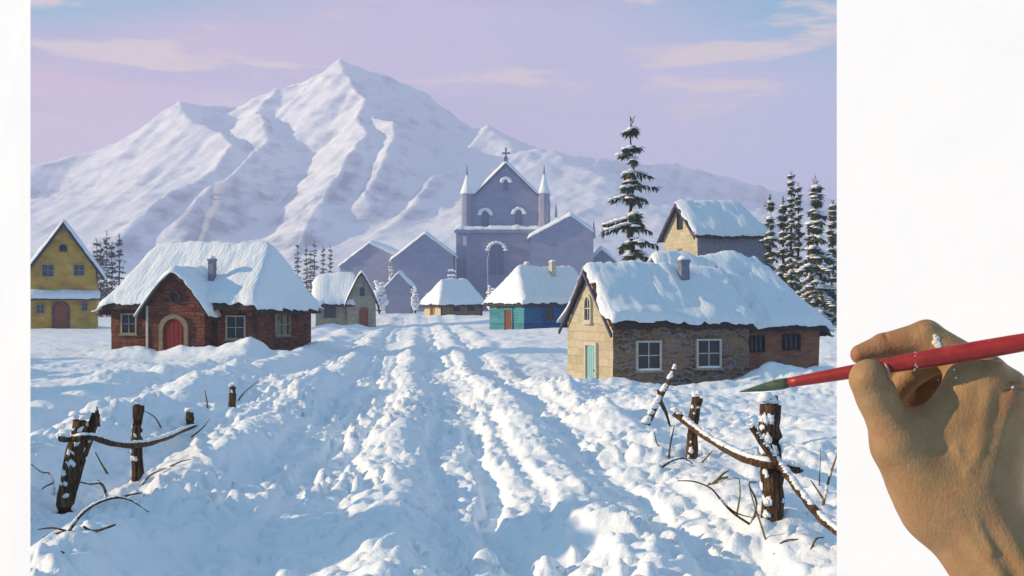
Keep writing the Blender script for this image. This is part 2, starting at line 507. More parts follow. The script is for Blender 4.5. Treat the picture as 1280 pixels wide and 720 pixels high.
def ground_z(x, y, fine=True):
    x = np.asarray(x, float); y = np.asarray(y, float)
    num = np.zeros_like(x); den = np.full_like(x, 0.25)
    for cx, cyy, cz, s in CTRL:
        wgt = np.exp(-((x - cx) ** 2 + (y - cyy) ** 2) / (s * s))
        num += wgt * cz; den += wgt
    z = num / den
    near = 1 - sstep(150, 320, y)
    z = z + fbm(x * 0.05, y * 0.035, 5, 3) * 0.30 * near * sstep(2, 20, np.abs(x + 0.085 * y) + 4)
    for cx, cyy, cz, rr in PADS:
        wgt = np.exp(-(((x - cx) ** 2 + (y - cyy) ** 2) / (rr * rr)) ** 2)
        z = z * (1 - wgt) + cz * wgt
    for px, py, d, rx, ry, h in MOUNDS:
        mx = (px - 640) / F * d
        m = np.exp(-(((x - mx) / rx) ** 2 + ((y - d) / ry) ** 2))
        z = z + h * m * (0.8 + 0.5 * fbm(x * 0.9, y * 0.9, 77, 3))
    # the track: churned ridges between the wheel ruts
    u = x + 0.085 * y
    u = u + 0.30 * fbm(x * 0 + 0.4, y * 0.13, 9, 3) + 0.16 * fbm(x * 0.5, y * 0.5, 12, 2)
    amp = (1 - 0.75 * sstep(40, 120, y)) * near
    r = np.zeros_like(x)
    for i, (c, wd, h) in enumerate([(-7.4, 0.9, 0.30), (-5.2, 0.75, 0.34), (-2.75, 0.55, 0.27), (-0.25, 0.50, 0.25), (1.95, 0.50, 0.26), (3.7, 0.6, 0.24)]):
        mod = 1.45 * np.clip(0.85 + 0.75 * fbm(x * 0.25 + i * 9.1, y * 0.32, 40 + i, 3), 0.15, 1.5)
        q = (u - c) / wd
        q = np.where(q > 0, q * 1.25, q * 0.85)     # steep side to the east
        r = r + h * mod * np.exp(-q * q)
    for i, (c, wd, h) in enumerate([(-3.7, 0.13, 0.07), (-3.1, 0.10, 0.05), (-2.1, 0.12, 0.06), (-1.5, 0.15, 0.10), (-0.85, 0.10, 0.05), (0.35, 0.11, 0.06), (0.95, 0.15, 0.11), (1.5, 0.10, 0.05), (2.6, 0.12, 0.07), (3.1, 0.09, 0.04)]):
        cc = c + 0.22 * fbm(x * 0 + i * 5.3, y * 0.16, 90 + i, 3)      # runner and wheel tracks, wandering
        q = np.abs(u - cc)
        on = sstep(-0.35, 0.05, fbm(x * 0 + i * 7.7, y * 0.11, 160 + i, 2))
        r = r + on * (-h * (1 - sstep(wd * 0.6, wd * 1.25, q)) + 0.4 * h * np.exp(-((q - wd * 1.7) / (wd * 0.6)) ** 2))
    z = z + r * amp - 0.12 * amp * np.exp(-(u / 4.5) ** 2)
    # unseen ragged bank, added left of the view to shade the verge
    xb = -0.44 * y - 5.2
    bh = np.clip(1.1 + 1.5 * fbm(x * 0 + 3.3, y * 0.115, 222, 3), 0.3, 1.35)
    z = z + 3.1 * bh * np.exp(-((x - xb) / 2.1) ** 2) * sstep(8, 11, y) * (1 - sstep(44, 52, y)) * (0.8 + 0.5 * fbm(x * 0.8, y * 0.8, 230, 3))
    z = z + 0.16 * amp * sstep(3.6, 5.2, u)          # verge by the right fence
    if fine:
        ff = 1 - sstep(26, 75, y)
        road = np.exp(-((u + 0.6) / 5.5) ** 4)
        a = (0.32 + 0.68 * road) * ff
        den_ = sstep(-0.08, 0.28, fbm(x * 0.45, y * 0.4, 21, 3))
        wx = x + 0.12 * fbm(x * 3, y * 3, 60, 2); wy = y + 0.12 * fbm(x * 3 + 9, y * 3, 61, 2)
        z = z + a * (0.34 * lumps(wx * 2.6, wy * 2.1, 101, 0.2, 0.55) * den_ / 1.3 + 0.20 * lumps(wx * 4.6, wy * 3.9, 131, 0.2, 0.6) * (0.6 + 0.4 * den_))
        z = z + fbm(x * 1.3, y * 1.1, 25, 4) * 0.11 * (1 - sstep(40, 110, y))
        z = z + fbm(x * 0.35, y * 0.3, 28, 3) * 0.10 * near
    return z


def gz(x, y):
    return float(ground_z(np.array([x]), np.array([y]))[0])


def hit(px, py, d0=6, d1=400):
    """the point of the ground seen at a photograph pixel"""
    d = np.geomspace(d0, d1, 3000)
    x = (px - 640) / F * d; z = EYE + (HOR - py) / F * d
    g = ground_z(x, d)
    i = int(np.argmax(g >= z)) if (g >= z).any() else len(d) - 1
    return Vector((x[i], d[i], g[i]))


yy = np.concatenate([np.linspace(-40, 6, 40, endpoint=False), np.geomspace(6, 130, 560, endpoint=False), np.geomspace(130, 2250, 100)])
tt = np.concatenate([-np.geomspace(0.56, 1.2, 30)[::-1], np.linspace(-0.55, 0.55, 760), np.geomspace(0.56, 1.2, 30)])
Y, T = np.meshgrid(yy, tt, indexing='ij')
X = T * (np.clip(Y, 0, None) + 6)
Z = ground_z(X, Y)
ground = grid_mesh('snow_ground', X, Y, Z, M_SNOW)
tag(ground, 'deep white snow churned into ruts along the village track', 'snow', kind='structure')

# ------------------------------------------------------------------ mountain
def mtn():
    ridges = [
        (0.86, [(-180, 232, 2350), (38, 204, 2400), (120, 189, 2450), (175, 166, 2480), (205, 143, 2500), (232, 124, 2520), (258, 130, 2580), (300, 129, 2620), (320, 113, 2600), (370, 97, 2620),
                (400, 88, 2630), (428, 68, 2640), (465, 84, 2720), (510, 98, 2800), (524, 110, 2850), (545, 134, 2920), (575, 150, 3000), (610, 172, 3080), (680, 190, 3200), (760, 196, 3300), (850, 204, 3450), (960, 235, 3550), (1150, 262, 3600)]),
        (0.86, [(428, 68, 2640), (430, 92, 2540), (448, 118, 2420), (445, 142, 2300), (452, 160, 2200), (425, 200, 2020), (395, 250, 1840), (360, 320, 1640)]),
        (0.8, [(448, 128, 2400), (490, 150, 2260), (480, 190, 2080), (450, 240, 1900)]),
        (0.8, [(232, 124, 2520), (252, 148, 2400), (285, 170, 2250), (255, 205, 2120), (190, 255, 1900), (130, 320, 1700)]),
        (0.8, [(345, 103, 2610), (318, 135, 2440), (335, 165, 2280), (300, 205, 2080), (240, 265, 1850)]),
        (0.72, [(512, 99, 2800), (535, 150, 2550), (560, 200, 2200), (600, 260, 1950)]),
        (0.76, [(612, 152, 2500), (575, 190, 2250), (530, 225, 2000), (470, 290, 1750)]),
        (0.48, [(560, 168, 2560), (612, 152, 2500), (650, 172, 2520), (690, 186, 2560), (760, 215, 2600), (850, 250, 2600)]),
        (0.50, [(-60, 250, 2300), (60, 245, 2250), (150, 250, 2150), (230, 290, 1950)]),
        (0.45, [(690, 235, 2200), (800, 235, 2250), (900, 250, 2250), (1060, 275, 2300)]),
    ]
    step = 6.5
    xs = np.arange(-1900, 1900, step); ys = np.arange(1350, 4300, step)
    X, Y = np.meshgrid(xs, ys)
    # crags pull the ridge lines about
    wx = X + 30 * fbm(X / 150, Y / 210, 300, 5, 0.55); wy = Y + 40 * fbm(X / 190, Y / 190, 310, 4)
    Z = np.full_like(X, -400.0)
    for sl, pts in ridges:
        pp = [P(*q) for q in pts]
        Zr = np.full_like(X, -400.0)
        for a, b in zip(pp[:-1], pp[1:]):
            ax, ay, bx, by = a.x, a.y, b.x, b.y
            ll = (bx - ax) ** 2 + (by - ay) ** 2
            t = np.clip(((wx - ax) * (bx - ax) + (wy - ay) * (by - ay)) / ll, 0, 1)
            d = np.hypot(wx - ax - t * (bx - ax), wy - ay - t * (by - ay))
            Zr = np.maximum(Zr, a.z + t * (b.z - a.z) - sl * d * (1 - 0.00022 * np.clip(d, 0, 1500)))
        kk = 14.0
        h = np.clip(0.5 + 0.5 * (Zr - Z) / kk, 0, 1)
        Z = Z * (1 - h) + Zr * h + kk * h * (1 - h)
    hi = sstep(20, 200, Z)
    # fall-line gullies, wind ribs
    Z = Z + hi * (9 * fbm(X / 170 + Y / 300, Y / 420, 320, 5, 0.45) - 13 * np.abs(fbm(X / 90 - Y / 260, Y / 520, 350, 4)) + 3.5 * fbm(X / 22 - Y / 90, Y / 70, 330, 4, 0.6))
    Z = np.maximum(Z, -6 + 3 * fbm(X / 90, Y / 90, 340, 3))
    edge = sstep(1350, 1480, Y)
    Z = Z * edge - 4 * (1 - edge)
    m, k, b = new_mat('mountain_snow')
    ge = k.n('ShaderNodeNewGeometry'); tc = k.n('ShaderNodeTexCoord')
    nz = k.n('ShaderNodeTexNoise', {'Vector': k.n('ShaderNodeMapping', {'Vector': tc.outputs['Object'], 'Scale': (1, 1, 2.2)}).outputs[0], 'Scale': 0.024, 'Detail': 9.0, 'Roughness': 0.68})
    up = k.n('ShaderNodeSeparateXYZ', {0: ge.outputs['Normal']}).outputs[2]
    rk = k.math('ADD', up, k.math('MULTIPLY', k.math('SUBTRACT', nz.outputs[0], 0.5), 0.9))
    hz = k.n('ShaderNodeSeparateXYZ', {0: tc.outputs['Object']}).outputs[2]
    haze_low = k.n('ShaderNodeMapRange', {0: k.math('ADD', hz, k.math('MULTIPLY', nz.outputs[0], 130.0)), 1: 85.0, 2: 215.0, 3: 0.16, 4: 0.0}).outputs[0]  # lower slopes shifted to rock blue, haze painted into their colour
    rk = k.math('SUBTRACT', rk, haze_low)
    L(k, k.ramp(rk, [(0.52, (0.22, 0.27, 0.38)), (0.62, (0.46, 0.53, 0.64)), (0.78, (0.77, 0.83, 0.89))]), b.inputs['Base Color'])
    bp = k.n('ShaderNodeBump', {'Height': nz.outputs[0], 'Strength': 0.7, 'Distance': 4.0})
    L(k, bp.outputs[0], b.inputs['Normal'])
    b.inputs['Roughness'].default_value = 0.8
    b.inputs['Specular IOR Level'].default_value = 0.1
    s_ = 0.5                                        # ridge plan drawn at twice its real size
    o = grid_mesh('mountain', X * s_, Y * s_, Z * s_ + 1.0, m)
    tag(o, 'snowy lilac mountain with one sharp peak behind the village', 'mountain', kind='structure')


mtn()

# ------------------------------------------------------------------ air
def haze(density):
    m = bpy.data.materials.new('haze'); m.use_nodes = True
    nt = m.node_tree; nt.nodes.clear(); k = NT(nt)
    v = k.n('ShaderNodeVolumePrincipled', {'Color': (0.68, 0.70, 0.95, 1), 'Density': density, 'Anisotropy': 0.0})
    nt.links.new(v.outputs[0], k.n('ShaderNodeOutputMaterial').inputs['Volume'])
    mb = MB(); mb.box((0, 1120, 150), (5600, 2360, 322))
    o = mb.build('haze', m)
    tag(o, 'thin lilac haze over the village and mountain', 'haze', kind='stuff')


haze(0.00066)

# ------------------------------------------------------------------ the two white walls the photographer looks between
M_WALL = mat_rough('white_paint', (0.74, 0.80, 0.88), (0.78, 0.84, 0.91), 3, 0.9, 0.15, 0.002)


def white_wall(px_edge, d, sgn, length, label):
    e = P(px_edge, HOR, d)
    th = R(52)
    dirv = Vector((math.cos(th), -math.sin(th), 0)) * sgn
    nrm = Vector((math.sin(th), math.cos(th), 0))       # away from the camera
    z0 = gz(e.x, e.y) - 0.6
    ht = EYE + 0.44 * d
    a = e + dirv * 0.0
    plan = [a, a + dirv * length, a + dirv * length + nrm * 0.12, a + dirv * (0.02 if sgn > 0 else 0.52) + nrm * 0.12]
    if sgn < 0:
        plan = plan[::-1]
    mb = MB()
    mb.prism([(p.x, p.y) for p in plan], lambda s, t, n: (s, t, n), z0, ht)
    o = mb.build('white_wall', M_WALL)
    tag(o, label, 'wall', kind='thing')


white_wall(1046, 2.2, 1, 2.0, 'broad plain white wall behind the hand with the paintbrush')
white_wall(38, 3.4, -1, 1.3, 'thin strip of plain white wall beside the yellow house')
# ------------------------------------------------------------------ houses
def arch_poly(w, h, n=10, pointed=False, s0=0.0, t0=0.0):
    """door or window outline with a rounded head, counter-clockwise from the lower left"""
    r = w / 2
    pts = [(-r, 0), (r, 0)]
    hr = r if not pointed else r * 1.5
    for i in range(n + 1):
        a = math.pi * i / n
        if pointed:
            tt_ = math.cos(a)
            pts.append((r * tt_, h - hr + hr * (1 - abs(tt_) ** 1.6)))
        else:
            pts.append((r * math.cos(a), h - hr + hr * math.sin(a)))
    return [(a + s0, b + t0) for a, b in pts]


def rect_poly(w, h, s0=0.0, t0=0.0):
    r = w / 2
    return [(-r + s0, t0), (r + s0, t0), (r + s0, h + t0), (-r + s0, h + t0)]


def face(side, Lh, Wh):
    """maps (s along the wall, t up, n outwards) to house space; s runs left to right seen from outside"""
    if side == 'front':
        return lambda s, t, n: (s, -Wh - n, t)
    if side == 'left':
        return lambda s, t, n: (-Lh - n, -s, t)
    return lambda s, t, n: (Lh + n, s, t)


def window(parent, fn, s, t, w, h, frame, pane=None, arch=False, nx=2, ny=2, fw=0.07, sill=None, snow=False, label=None, proud=0.02):
    """frame with glazing bars round a pane set back between them"""
    pane = pane or M_PANE
    po = (arch_poly if arch else rect_poly)(w, h, s0=s, t0=t)
    cs, ct = s, t + h / 2
    kx = (w - 2 * fw) / w; ky = (h - 2 * fw) / h
    pi_ = [((a - cs) * kx + cs, (b - ct) * ky + ct) for a, b in po]
    mb = MB()
    mb.ring(po, pi_, fn, -0.05, 0.07 + proud)
    bw = fw * 0.45
    def bar(a0, b0, a1, b1):
        mb.prism([(a0, b0), (a1, b0), (a1, b1), (a0, b1)], fn, 0.018, 0.045 + proud)
    for i in range(1, nx):
        q = s - w / 2 + fw + (w - 2 * fw) * i / nx
        bar(q - bw / 2, t + fw - 0.005, q + bw / 2, t + h - fw + 0.005)
    for j in range(1, ny):
        q = t + fw + (h - 2 * fw) * j / ny
        bar(s - w / 2 + fw - 0.005, q - bw / 2, s + w / 2 - fw + 0.005, q + bw / 2 + 0.001)
    o = mb.build('window', frame, parent)
    mp = MB(); mp.prism([((a - cs) * 0.995 + cs, (b - ct) * 0.995 + ct) for a, b in pi_], fn, -0.03, 0.014 + proud * 0.3)
    mp.build('pane', pane, o)
    if sill:
        ms = MB(); ms.prism(rect_poly(w + 0.16, 0.07, s, t - 0.07), fn, -0.04, 0.14)
        ms.build('sill', sill, o)
    if snow:
        ms = MB()
        x, y, z = fn(s, t + 0.02, 0.08)
        a = fn(s + w * 0.5, t, 0)
        ax = abs(a[0] - x) > abs(a[1] - y)
        ms.blob((x, y, z), (w * 0.55, 0.09, 0.06) if ax else (0.09, w * 0.55, 0.06), seed=int(abs(s) * 77), half=True)
        ms.build('sill_snow', M_CAPSNOW, o, smooth=True)
    if label:
        o['label'] = label
    return o


def door(parent, fn, s, t, w, h, mat, frame, arch=False, fw=0.14, knob=1, deep=0.0):
    po = (arch_poly if arch else rect_poly)(w, h, s0=s, t0=t)
    cs = s
    # plank leaf with grooves
    mb = MB()
    mb.prism([((a - cs) * 0.97 + cs, (b - t) * 0.985 + t) for a, b in po], fn, -0.08, 0.02)
    for i in range(1, 5):
        q = s - w / 2 + w * i / 5
        hh = h * (0.97 if not arch else (h - w / 2 + math.sqrt(max(0, (w / 2) ** 2 - (q - s) ** 2))) / h * 0.96)
        mb.prism([(q - w * 0.085, t + 0.03), (q + w * 0.085, t + 0.03), (q + w * 0.085, t + hh - 0.04), (q - w * 0.085, t + hh - 0.04)], fn, 0.0, 0.032)
    d = mb.build('door', mat, parent)
    kx = (w + 2 * fw) / w; ky = (h + fw) / h
    outp = [((a - cs) * kx + cs, (b - t) * ky + t) for a, b in po]
    mf = MB(); mf.ring(outp, po, fn, -0.05, 0.10)
    mf.build('door_frame', frame, d)
    if knob:
        mh = MB(); c = fn(s + w * 0.36 * knob, t + h * 0.45, 0.06)
        mh.blob(c, (0.045, 0.045, 0.045), rough=0, seg=8, rings=6)
        mh.build('handle', M_IRON, d, smooth=True)
    return d


def slab(name, xs, ys, top, bot, mat, parent, edge_jit=0.12, seed=0, round_edge=0.25, drip=0.1):
    """closed sheet between two height functions over a footprint, with a ragged rim"""
    X, Y = np.meshgrid(xs, ys)
    x0, x1, y0, y1 = xs[0], xs[-1], ys[0], ys[-1]
    cx, cy_ = (x0 + x1) / 2, (y0 + y1) / 2
    dist = np.minimum(np.minimum(X - x0, x1 - X), np.minimum(Y - y0, y1 - Y))
    n1 = fbm(X * 2.1 + seed * 3.3, Y * 2.1 - seed, seed + 500, 3) + 0.5 * fbm(X * 6, Y * 6 + seed, seed + 510, 2)
    fall = np.exp(-dist / 0.25)
    fx = np.clip(np.abs(X - cx) / (x1 - cx), 0, 1) ** 6 * np.sign(X - cx)
    fy = np.clip(np.abs(Y - cy_) / (y1 - cy_), 0, 1) ** 6 * np.sign(Y - cy_)
    Xj = X + fx * n1 * edge_jit * fall; Yj = Y + fy * n1 * edge_jit * fall
    B = bot(X, Y)
    T = top(X, Y)
    q = np.clip(dist / round_edge, 0, 1)
    e = np.sqrt(1 - (1 - q) ** 2) * 0.85 + 0.15
    T = B + (T - B) * e
    dd = drip * fall * (0.5 + n1)
    T = T - dd; B = B - dd
    ny, nx = X.shape
    me_v = np.concatenate([np.stack([Xj, Yj, T], -1).reshape(-1, 3), np.stack([Xj, Yj, B], -1).reshape(-1, 3)])
    N = nx * ny
    idx = np.arange(N).reshape(ny, nx)
    q1 = np.stack([idx[:-1, :-1], idx[:-1, 1:], idx[1:, 1:], idx[1:, :-1]], -1).reshape(-1, 4)
    q2 = q1[:, ::-1] + N
    rim = list(idx[0, :]) + list(idx[1:, -1]) + list(idx[-1, -2::-1]) + list(idx[-2:0:-1, 0])
    rim = np.array(rim); r2 = np.roll(rim, -1)
    q3 = np.stack([rim, rim + N, r2 + N, r2], -1)
    me = bpy.data.meshes.new(name)
    me.from_pydata(me_v.tolist(), [], np.concatenate([q1, q2, q3]).tolist())
    me.materials.append(mat)
    me.polygons.foreach_set('use_smooth', [True] * len(me.polygons))
    me.update()
    o = bpy.data.objects.new(name, me); COL.objects.link(o)
    o.parent = parent
    return o


def roof(parent, x0, x1, Wh, zw, pitch, ov=0.4, oe=0.35, hip_l=None, hip_r=None, thick=0.26, step=0.16, seed=0, thatch=0.16, sag=0.0, thatch_mat=None, snow_mat=None, patch=0.0, yc=0.0, flare=0.0, hip_b=0.0):
    """gable roof along x; hip_l / hip_r = slope of a hipped end (None: gable). Roof deck with its snow as a sub-part."""
    xa, xb = x0 - oe, x1 + oe
    ya, yb = yc - Wh - ov, yc + Wh + ov

    def base(X, Y):
        ay = np.abs(Y - yc)
        h = zw + (Wh - ay) * pitch
        if flare:
            h = h + flare * np.clip((ay - Wh * 0.62) / (Wh * 0.38 + ov), 0, 1.2) ** 2
        if hip_l is not None:
            h = np.minimum(h, zw + hip_b + (X - x0) * hip_l)
        if hip_r is not None:
            h = np.minimum(h, zw + hip_b + (x1 - X) * hip_r)
        if hip_l is not None or hip_r is not None:
            h = np.maximum(h, zw - ov * pitch * 0.95)
        if sag:
            h = h - sag * np.sin(np.clip((X - xa) / (xb - xa), 0, 1) * math.pi)
        return h

    def soft(X, Y):     # the ridge rounded over by snow
        d = 0.22
        return (base(X, Y) + base(X + d, Y) + base(X - d, Y) + base(X, Y + d) + base(X, Y - d)) / 5

    xs = np.linspace(xa + 0.06, xb - 0.06, max(6, int((xb - xa) / step)))
    ys = np.linspace(ya + 0.06, yb - 0.06, 2 * max(4, int((yb - ya) / step / 2)) + 1)
    t = slab('roof', xs, ys, lambda X, Y: base(X, Y) + 0.02, lambda X, Y: base(X, Y) - thatch, thatch_mat or M_THATCH, parent, 0.10, seed, 0.05, 0.12)
    xs = np.linspace(xa, xb, max(6, int((xb - xa) / step)))
    ys = np.linspace(ya, yb, 2 * max(4, int((yb - ya) / step / 2)) + 1)

    def top(X, Y):
        n = fbm(X * 0.8 + seed, Y * 0.8, seed + 600, 3) * 0.5 + fbm(X * 3.0, Y * 1.2 + seed, seed + 610, 3) * 0.35
        th = thick * (1 + 0.75 * n)
        if patch:   # blown thinner in places
            th = th * np.clip(1 - patch * sstep(0.05, 0.3, fbm(X * 0.9, Y * 0.6, seed + 640, 4)), 0.1, 1)
        return soft(X, Y) + th
    s = slab('roof_snow', xs, ys, top, lambda X, Y: base(X, Y) + 0.03, snow_mat or M_ROOFSNOW, t, 0.16, seed + 3, 0.30, 0.14)
    return t


def walls(parent, x0, x1, Wh, zw, pitch, mats, gable_l=True, gable_r=True, front_z=-0.8, rough=None, yc=0.0, mi_end=1, hip_h=0.0):
    """one wall shell; slot 0 = long sides, slot 1 = ends"""
    mb = MB()
    z0 = front_z
    ridge = zw + Wh * pitch - 0.06
    zt = zw - 0.04
    vs = []
    A = [(x0, yc - Wh, z0), (x1, yc - Wh, z0), (x1, yc + Wh, z0), (x0, yc + Wh, z0), (x0, yc - Wh, zt), (x1, yc - Wh, zt), (x1, yc + Wh, zt), (x0, yc + Wh, zt)]
    fs = [(3, 2, 1, 0), (0, 1, 5, 4), (2, 3, 7, 6)]
    ms = [0, 0, 0]
    rl = (x0, yc, ridge) if gable_l else (x0 + Wh, yc, zt)
    rr = (x1, yc, ridge) if gable_r else (x1 - Wh, yc, zt)
    A += [rl, rr]
    if gable_l:
        fs.append((3, 0, 4, 8, 7)); ms.append(mi_end)
    else:
        fs += [(3, 0, 4, 7), (7, 4, 8)]; ms += [mi_end, 0]
    if gable_r:
        fs.append((1, 2, 6, 9, 5)); ms.append(mi_end)
    else:
        fs += [(1, 2, 6, 5), (5, 6, 9)]; ms += [mi_end, 0]
    fs += [(4, 5, 9, 8), (6, 7, 8, 9)]; ms += [0, 0]
    mb.v = A; mb.f = fs; mb.m = ms
    return mb.build('wall', mats, parent, rough=rough)


def barge(parent, xe, Wh, zw, pitch, ov, mat, sgn=-1, w=0.2, th=0.08, yc=0.0):
    """boards under the verge of a gable"""
    mb = MB()
    for s in (-1, 1):
        a = Vector((xe, yc, zw + Wh * pitch - 0.03)); b = Vector((xe, yc + s * (Wh + ov), zw - ov * pitch - 0.03))
        d = Vector((0, 0, -w))
        o = Vector((sgn * th, 0, 0))
        vs = [a, b, b + d, a + d, a + o, b + o, b + d + o, a + d + o]
        mb.add(vs, [(0, 1, 2, 3), (7, 6, 5, 4), (0, 4, 5, 1), (1, 5, 6, 2), (2, 6, 7, 3), (3, 7, 4, 0)])
    return mb.build('bargeboard', mat, parent)


def chimney(parent, x, y, z0, h, w, mat, cap=True, round_=False, seed=1):
    mb = MB()
    if round_:
        mb.tube([(x, y, z0), (x, y, z0 + h * 0.9), (x, y, z0 + h)], [w / 2, w / 2, w / 2 * 1.08], 12)
    else:
        mb.box((x, y, z0 + h / 2), (w, w, h))
        mb.box((x, y, z0 + h + 0.05), (w * 1.18, w * 1.18, 0.1))
    c = mb.build('chimney', mat, parent, rough=(0.2, 0.02) if not round_ else None)
    if cap:
        ms = MB(); ms.blob((x, y, z0 + h + 0.12), (w * 0.62, w * 0.62, 0.14), seed=seed, half=True)
        ms.build('chimney_snow', M_CAPSNOW, c, smooth=True)
    return c


def facing(px_a, px_b, d):
    return P((px_a + px_b) / 2, HOR, d)


# ---- brown stone cottage with the arched red door
def brown_cottage():
    d = 52.0
    c = P(268, HOR, d + 2.6)
    t = thing('stone_cottage', (c.x, c.y, 0.0), R(-15), 'long brown stone cottage with arched red door under thick snowy thatch', 'house')
    Lh, Wh, zw, pitch = 3.85, 2.9, 2.62, 0.90
    walls(t, -Lh, Lh, Wh, zw, pitch, [M_BROWN, M_BROWN], gable_l=False, gable_r=False, rough=(0.45, 0.035))
    roof(t, -Lh, Lh, Wh, zw, pitch, 0.52, 0.50, hip_l=4.2, hip_r=3.4, thick=0.34, seed=1, thatch=0.22, flare=0.28, hip_b=0.45)
    fn = face('front', Lh, Wh)
    # projecting gabled porch bay, roof line sweeping down like a pointed arch
    pw = 1.5; px = 0.08; ph = 3.95; pd = 0.70
    def prof(q):      # 0 at the ridge .. 1 at the eave: concave sweep
        return ph - (ph - zw + 0.15) * (q ** 1.35)
    n = 9
    poly = [(px - pw, -0.8), (px + pw, -0.8)] + [(px + pw * (1 - 2 * i / (2 * n)), prof(abs(1 - i / n)) - 0.05) for i in range(2 * n + 1)]
    mb = MB(); mb.prism(poly, fn, -1.2, pd)
    mb.build('porch', M_BROWN, t, rough=(0.4, 0.03))
    # its roof
    def pr(X, Y):
        q = np.clip(np.abs(X - px) / pw, 0, 1.3)
        return ph - (ph - zw + 0.15) * (q ** 1.35)
    xs = np.linspace(px - pw - 0.42, px + pw + 0.42, 27); ys = np.linspace(-Wh - pd - 0.32, -Wh + 2.2, 20)
    r1 = slab('porch_roof', xs * 1.0, ys, lambda X, Y: pr(X, Y) + 0.02, lambda X, Y: pr(X, Y) - 0.16, M_THATCH, t, 0.08, 11, 0.05, 0.1)
    def prs(X, Y):
        return (pr(X, Y) + pr(X + 0.12, Y) + pr(X - 0.12, Y)) / 3
    slab('roof_snow', xs, ys - 0.04, lambda X, Y: prs(X, Y) + 0.30 * (1 + 0.5 * fbm(X * 2, Y * 2, 71, 3)), lambda X, Y: pr(X, Y) + 0.03, M_ROOFSNOW, r1, 0.14, 12, 0.28, 0.12)
    fb = lambda s, u, n_: fn(s, u, n_ + pd + 0.03)
    door(t, fb, px - 0.05, 0.0, 1.12, 1.72, M_RED, M_TRIMDARK, arch=True, fw=0.2)
    # round window above
    cir = [(px + 0.02 + 0.30 * math.cos(2 * math.pi * i / 20), 2.72 + 0.30 * math.sin(2 * math.pi * i / 20)) for i in range(20)]
    cin = [(px + 0.02 + 0.19 * math.cos(2 * math.pi * i / 20), 2.72 + 0.19 * math.sin(2 * math.pi * i / 20)) for i in range(20)]
    mb = MB(); mb.ring(cir, cin, fb, -0.05, 0.09)
    mb.prism(rect_poly(0.04, 0.40, px + 0.02, 2.52), fb, 0.02, 0.05); mb.prism(rect_poly(0.40, 0.04, px + 0.02, 2.70), fb, 0.02, 0.051)
    o = mb.build('window', M_BEAM, t); o['label'] = 'small round window over the door'
    mb = MB(); mb.prism(cin, fb, -0.03, 0.015); mb.build('pane', M_PANE, o)
    window(t, fn, -Lh + 1.0, 0.95, 0.86, 1.0, M_TRIM, sill=M_TRIMDARK)
    window(t, fn, 2.82, 0.75, 1.02, 1.12, M_TRIM, sill=M_TRIMDARK)
    fr = face('right', Lh, Wh)
    window(t, fr, -0.35, 0.85, 1.5, 1.12, M_TRIM, sill=M_TRIMDARK)
    # dark timbers at the corners
    for s in (px - pw - 0.12, px + pw + 0.16, Lh - 0.05):
        mb = MB(); mb.prism(rect_poly(0.17, zw + 0.7, s, -0.8), fn, -0.05, 0.09)
        mb.build('corner_post', M_BEAM, t, rough=(0.4, 0.015))
    mb = MB(); mb.prism(rect_poly(0.10, zw + 0.5, px - pw + 0.02, -0.8), fb, -0.05, 0.05)
    mb.build('downpipe', M_WHITETRIM, t)
    chimney(t, px + 1.05, -Wh + 0.75, 2.6, 1.85, 0.29, M_CHIM, cap=True)


brown_cottage()


# ---- smoke from behind its ridge
def smoke():
    m = bpy.data.materials.new('smoke'); m.use_nodes = True
    nt = m.node_tree; nt.nodes.clear(); k = NT(nt)
    v = k.n('ShaderNodeVolumePrincipled', {'Color': (0.95, 0.95, 1, 1), 'Density': 2.2, 'Anisotropy': 0.2})
    nt.links.new(v.outputs[0], k.n('ShaderNodeOutputMaterial').inputs['Volume'])
    pts = []; rad = []
    for i in range(26):
        q = i / 25
        p = P(250 + 30 * q + 4 * math.sin(q * 13) * q, 301 - 74 * q, 59)
        pts.append(p); rad.append(0.10 + 0.16 * q ** 0.7 + 0.035 * math.sin(q * 31))
    mb = MB(); mb.tube(pts, rad, 10, jit=0.12, seed=4)
    tag(mb.build('smoke', m, smooth=True), 'thin wisp of pale smoke rising from the snowy ridge of the brown cottage', 'smoke', kind='stuff')


smoke()


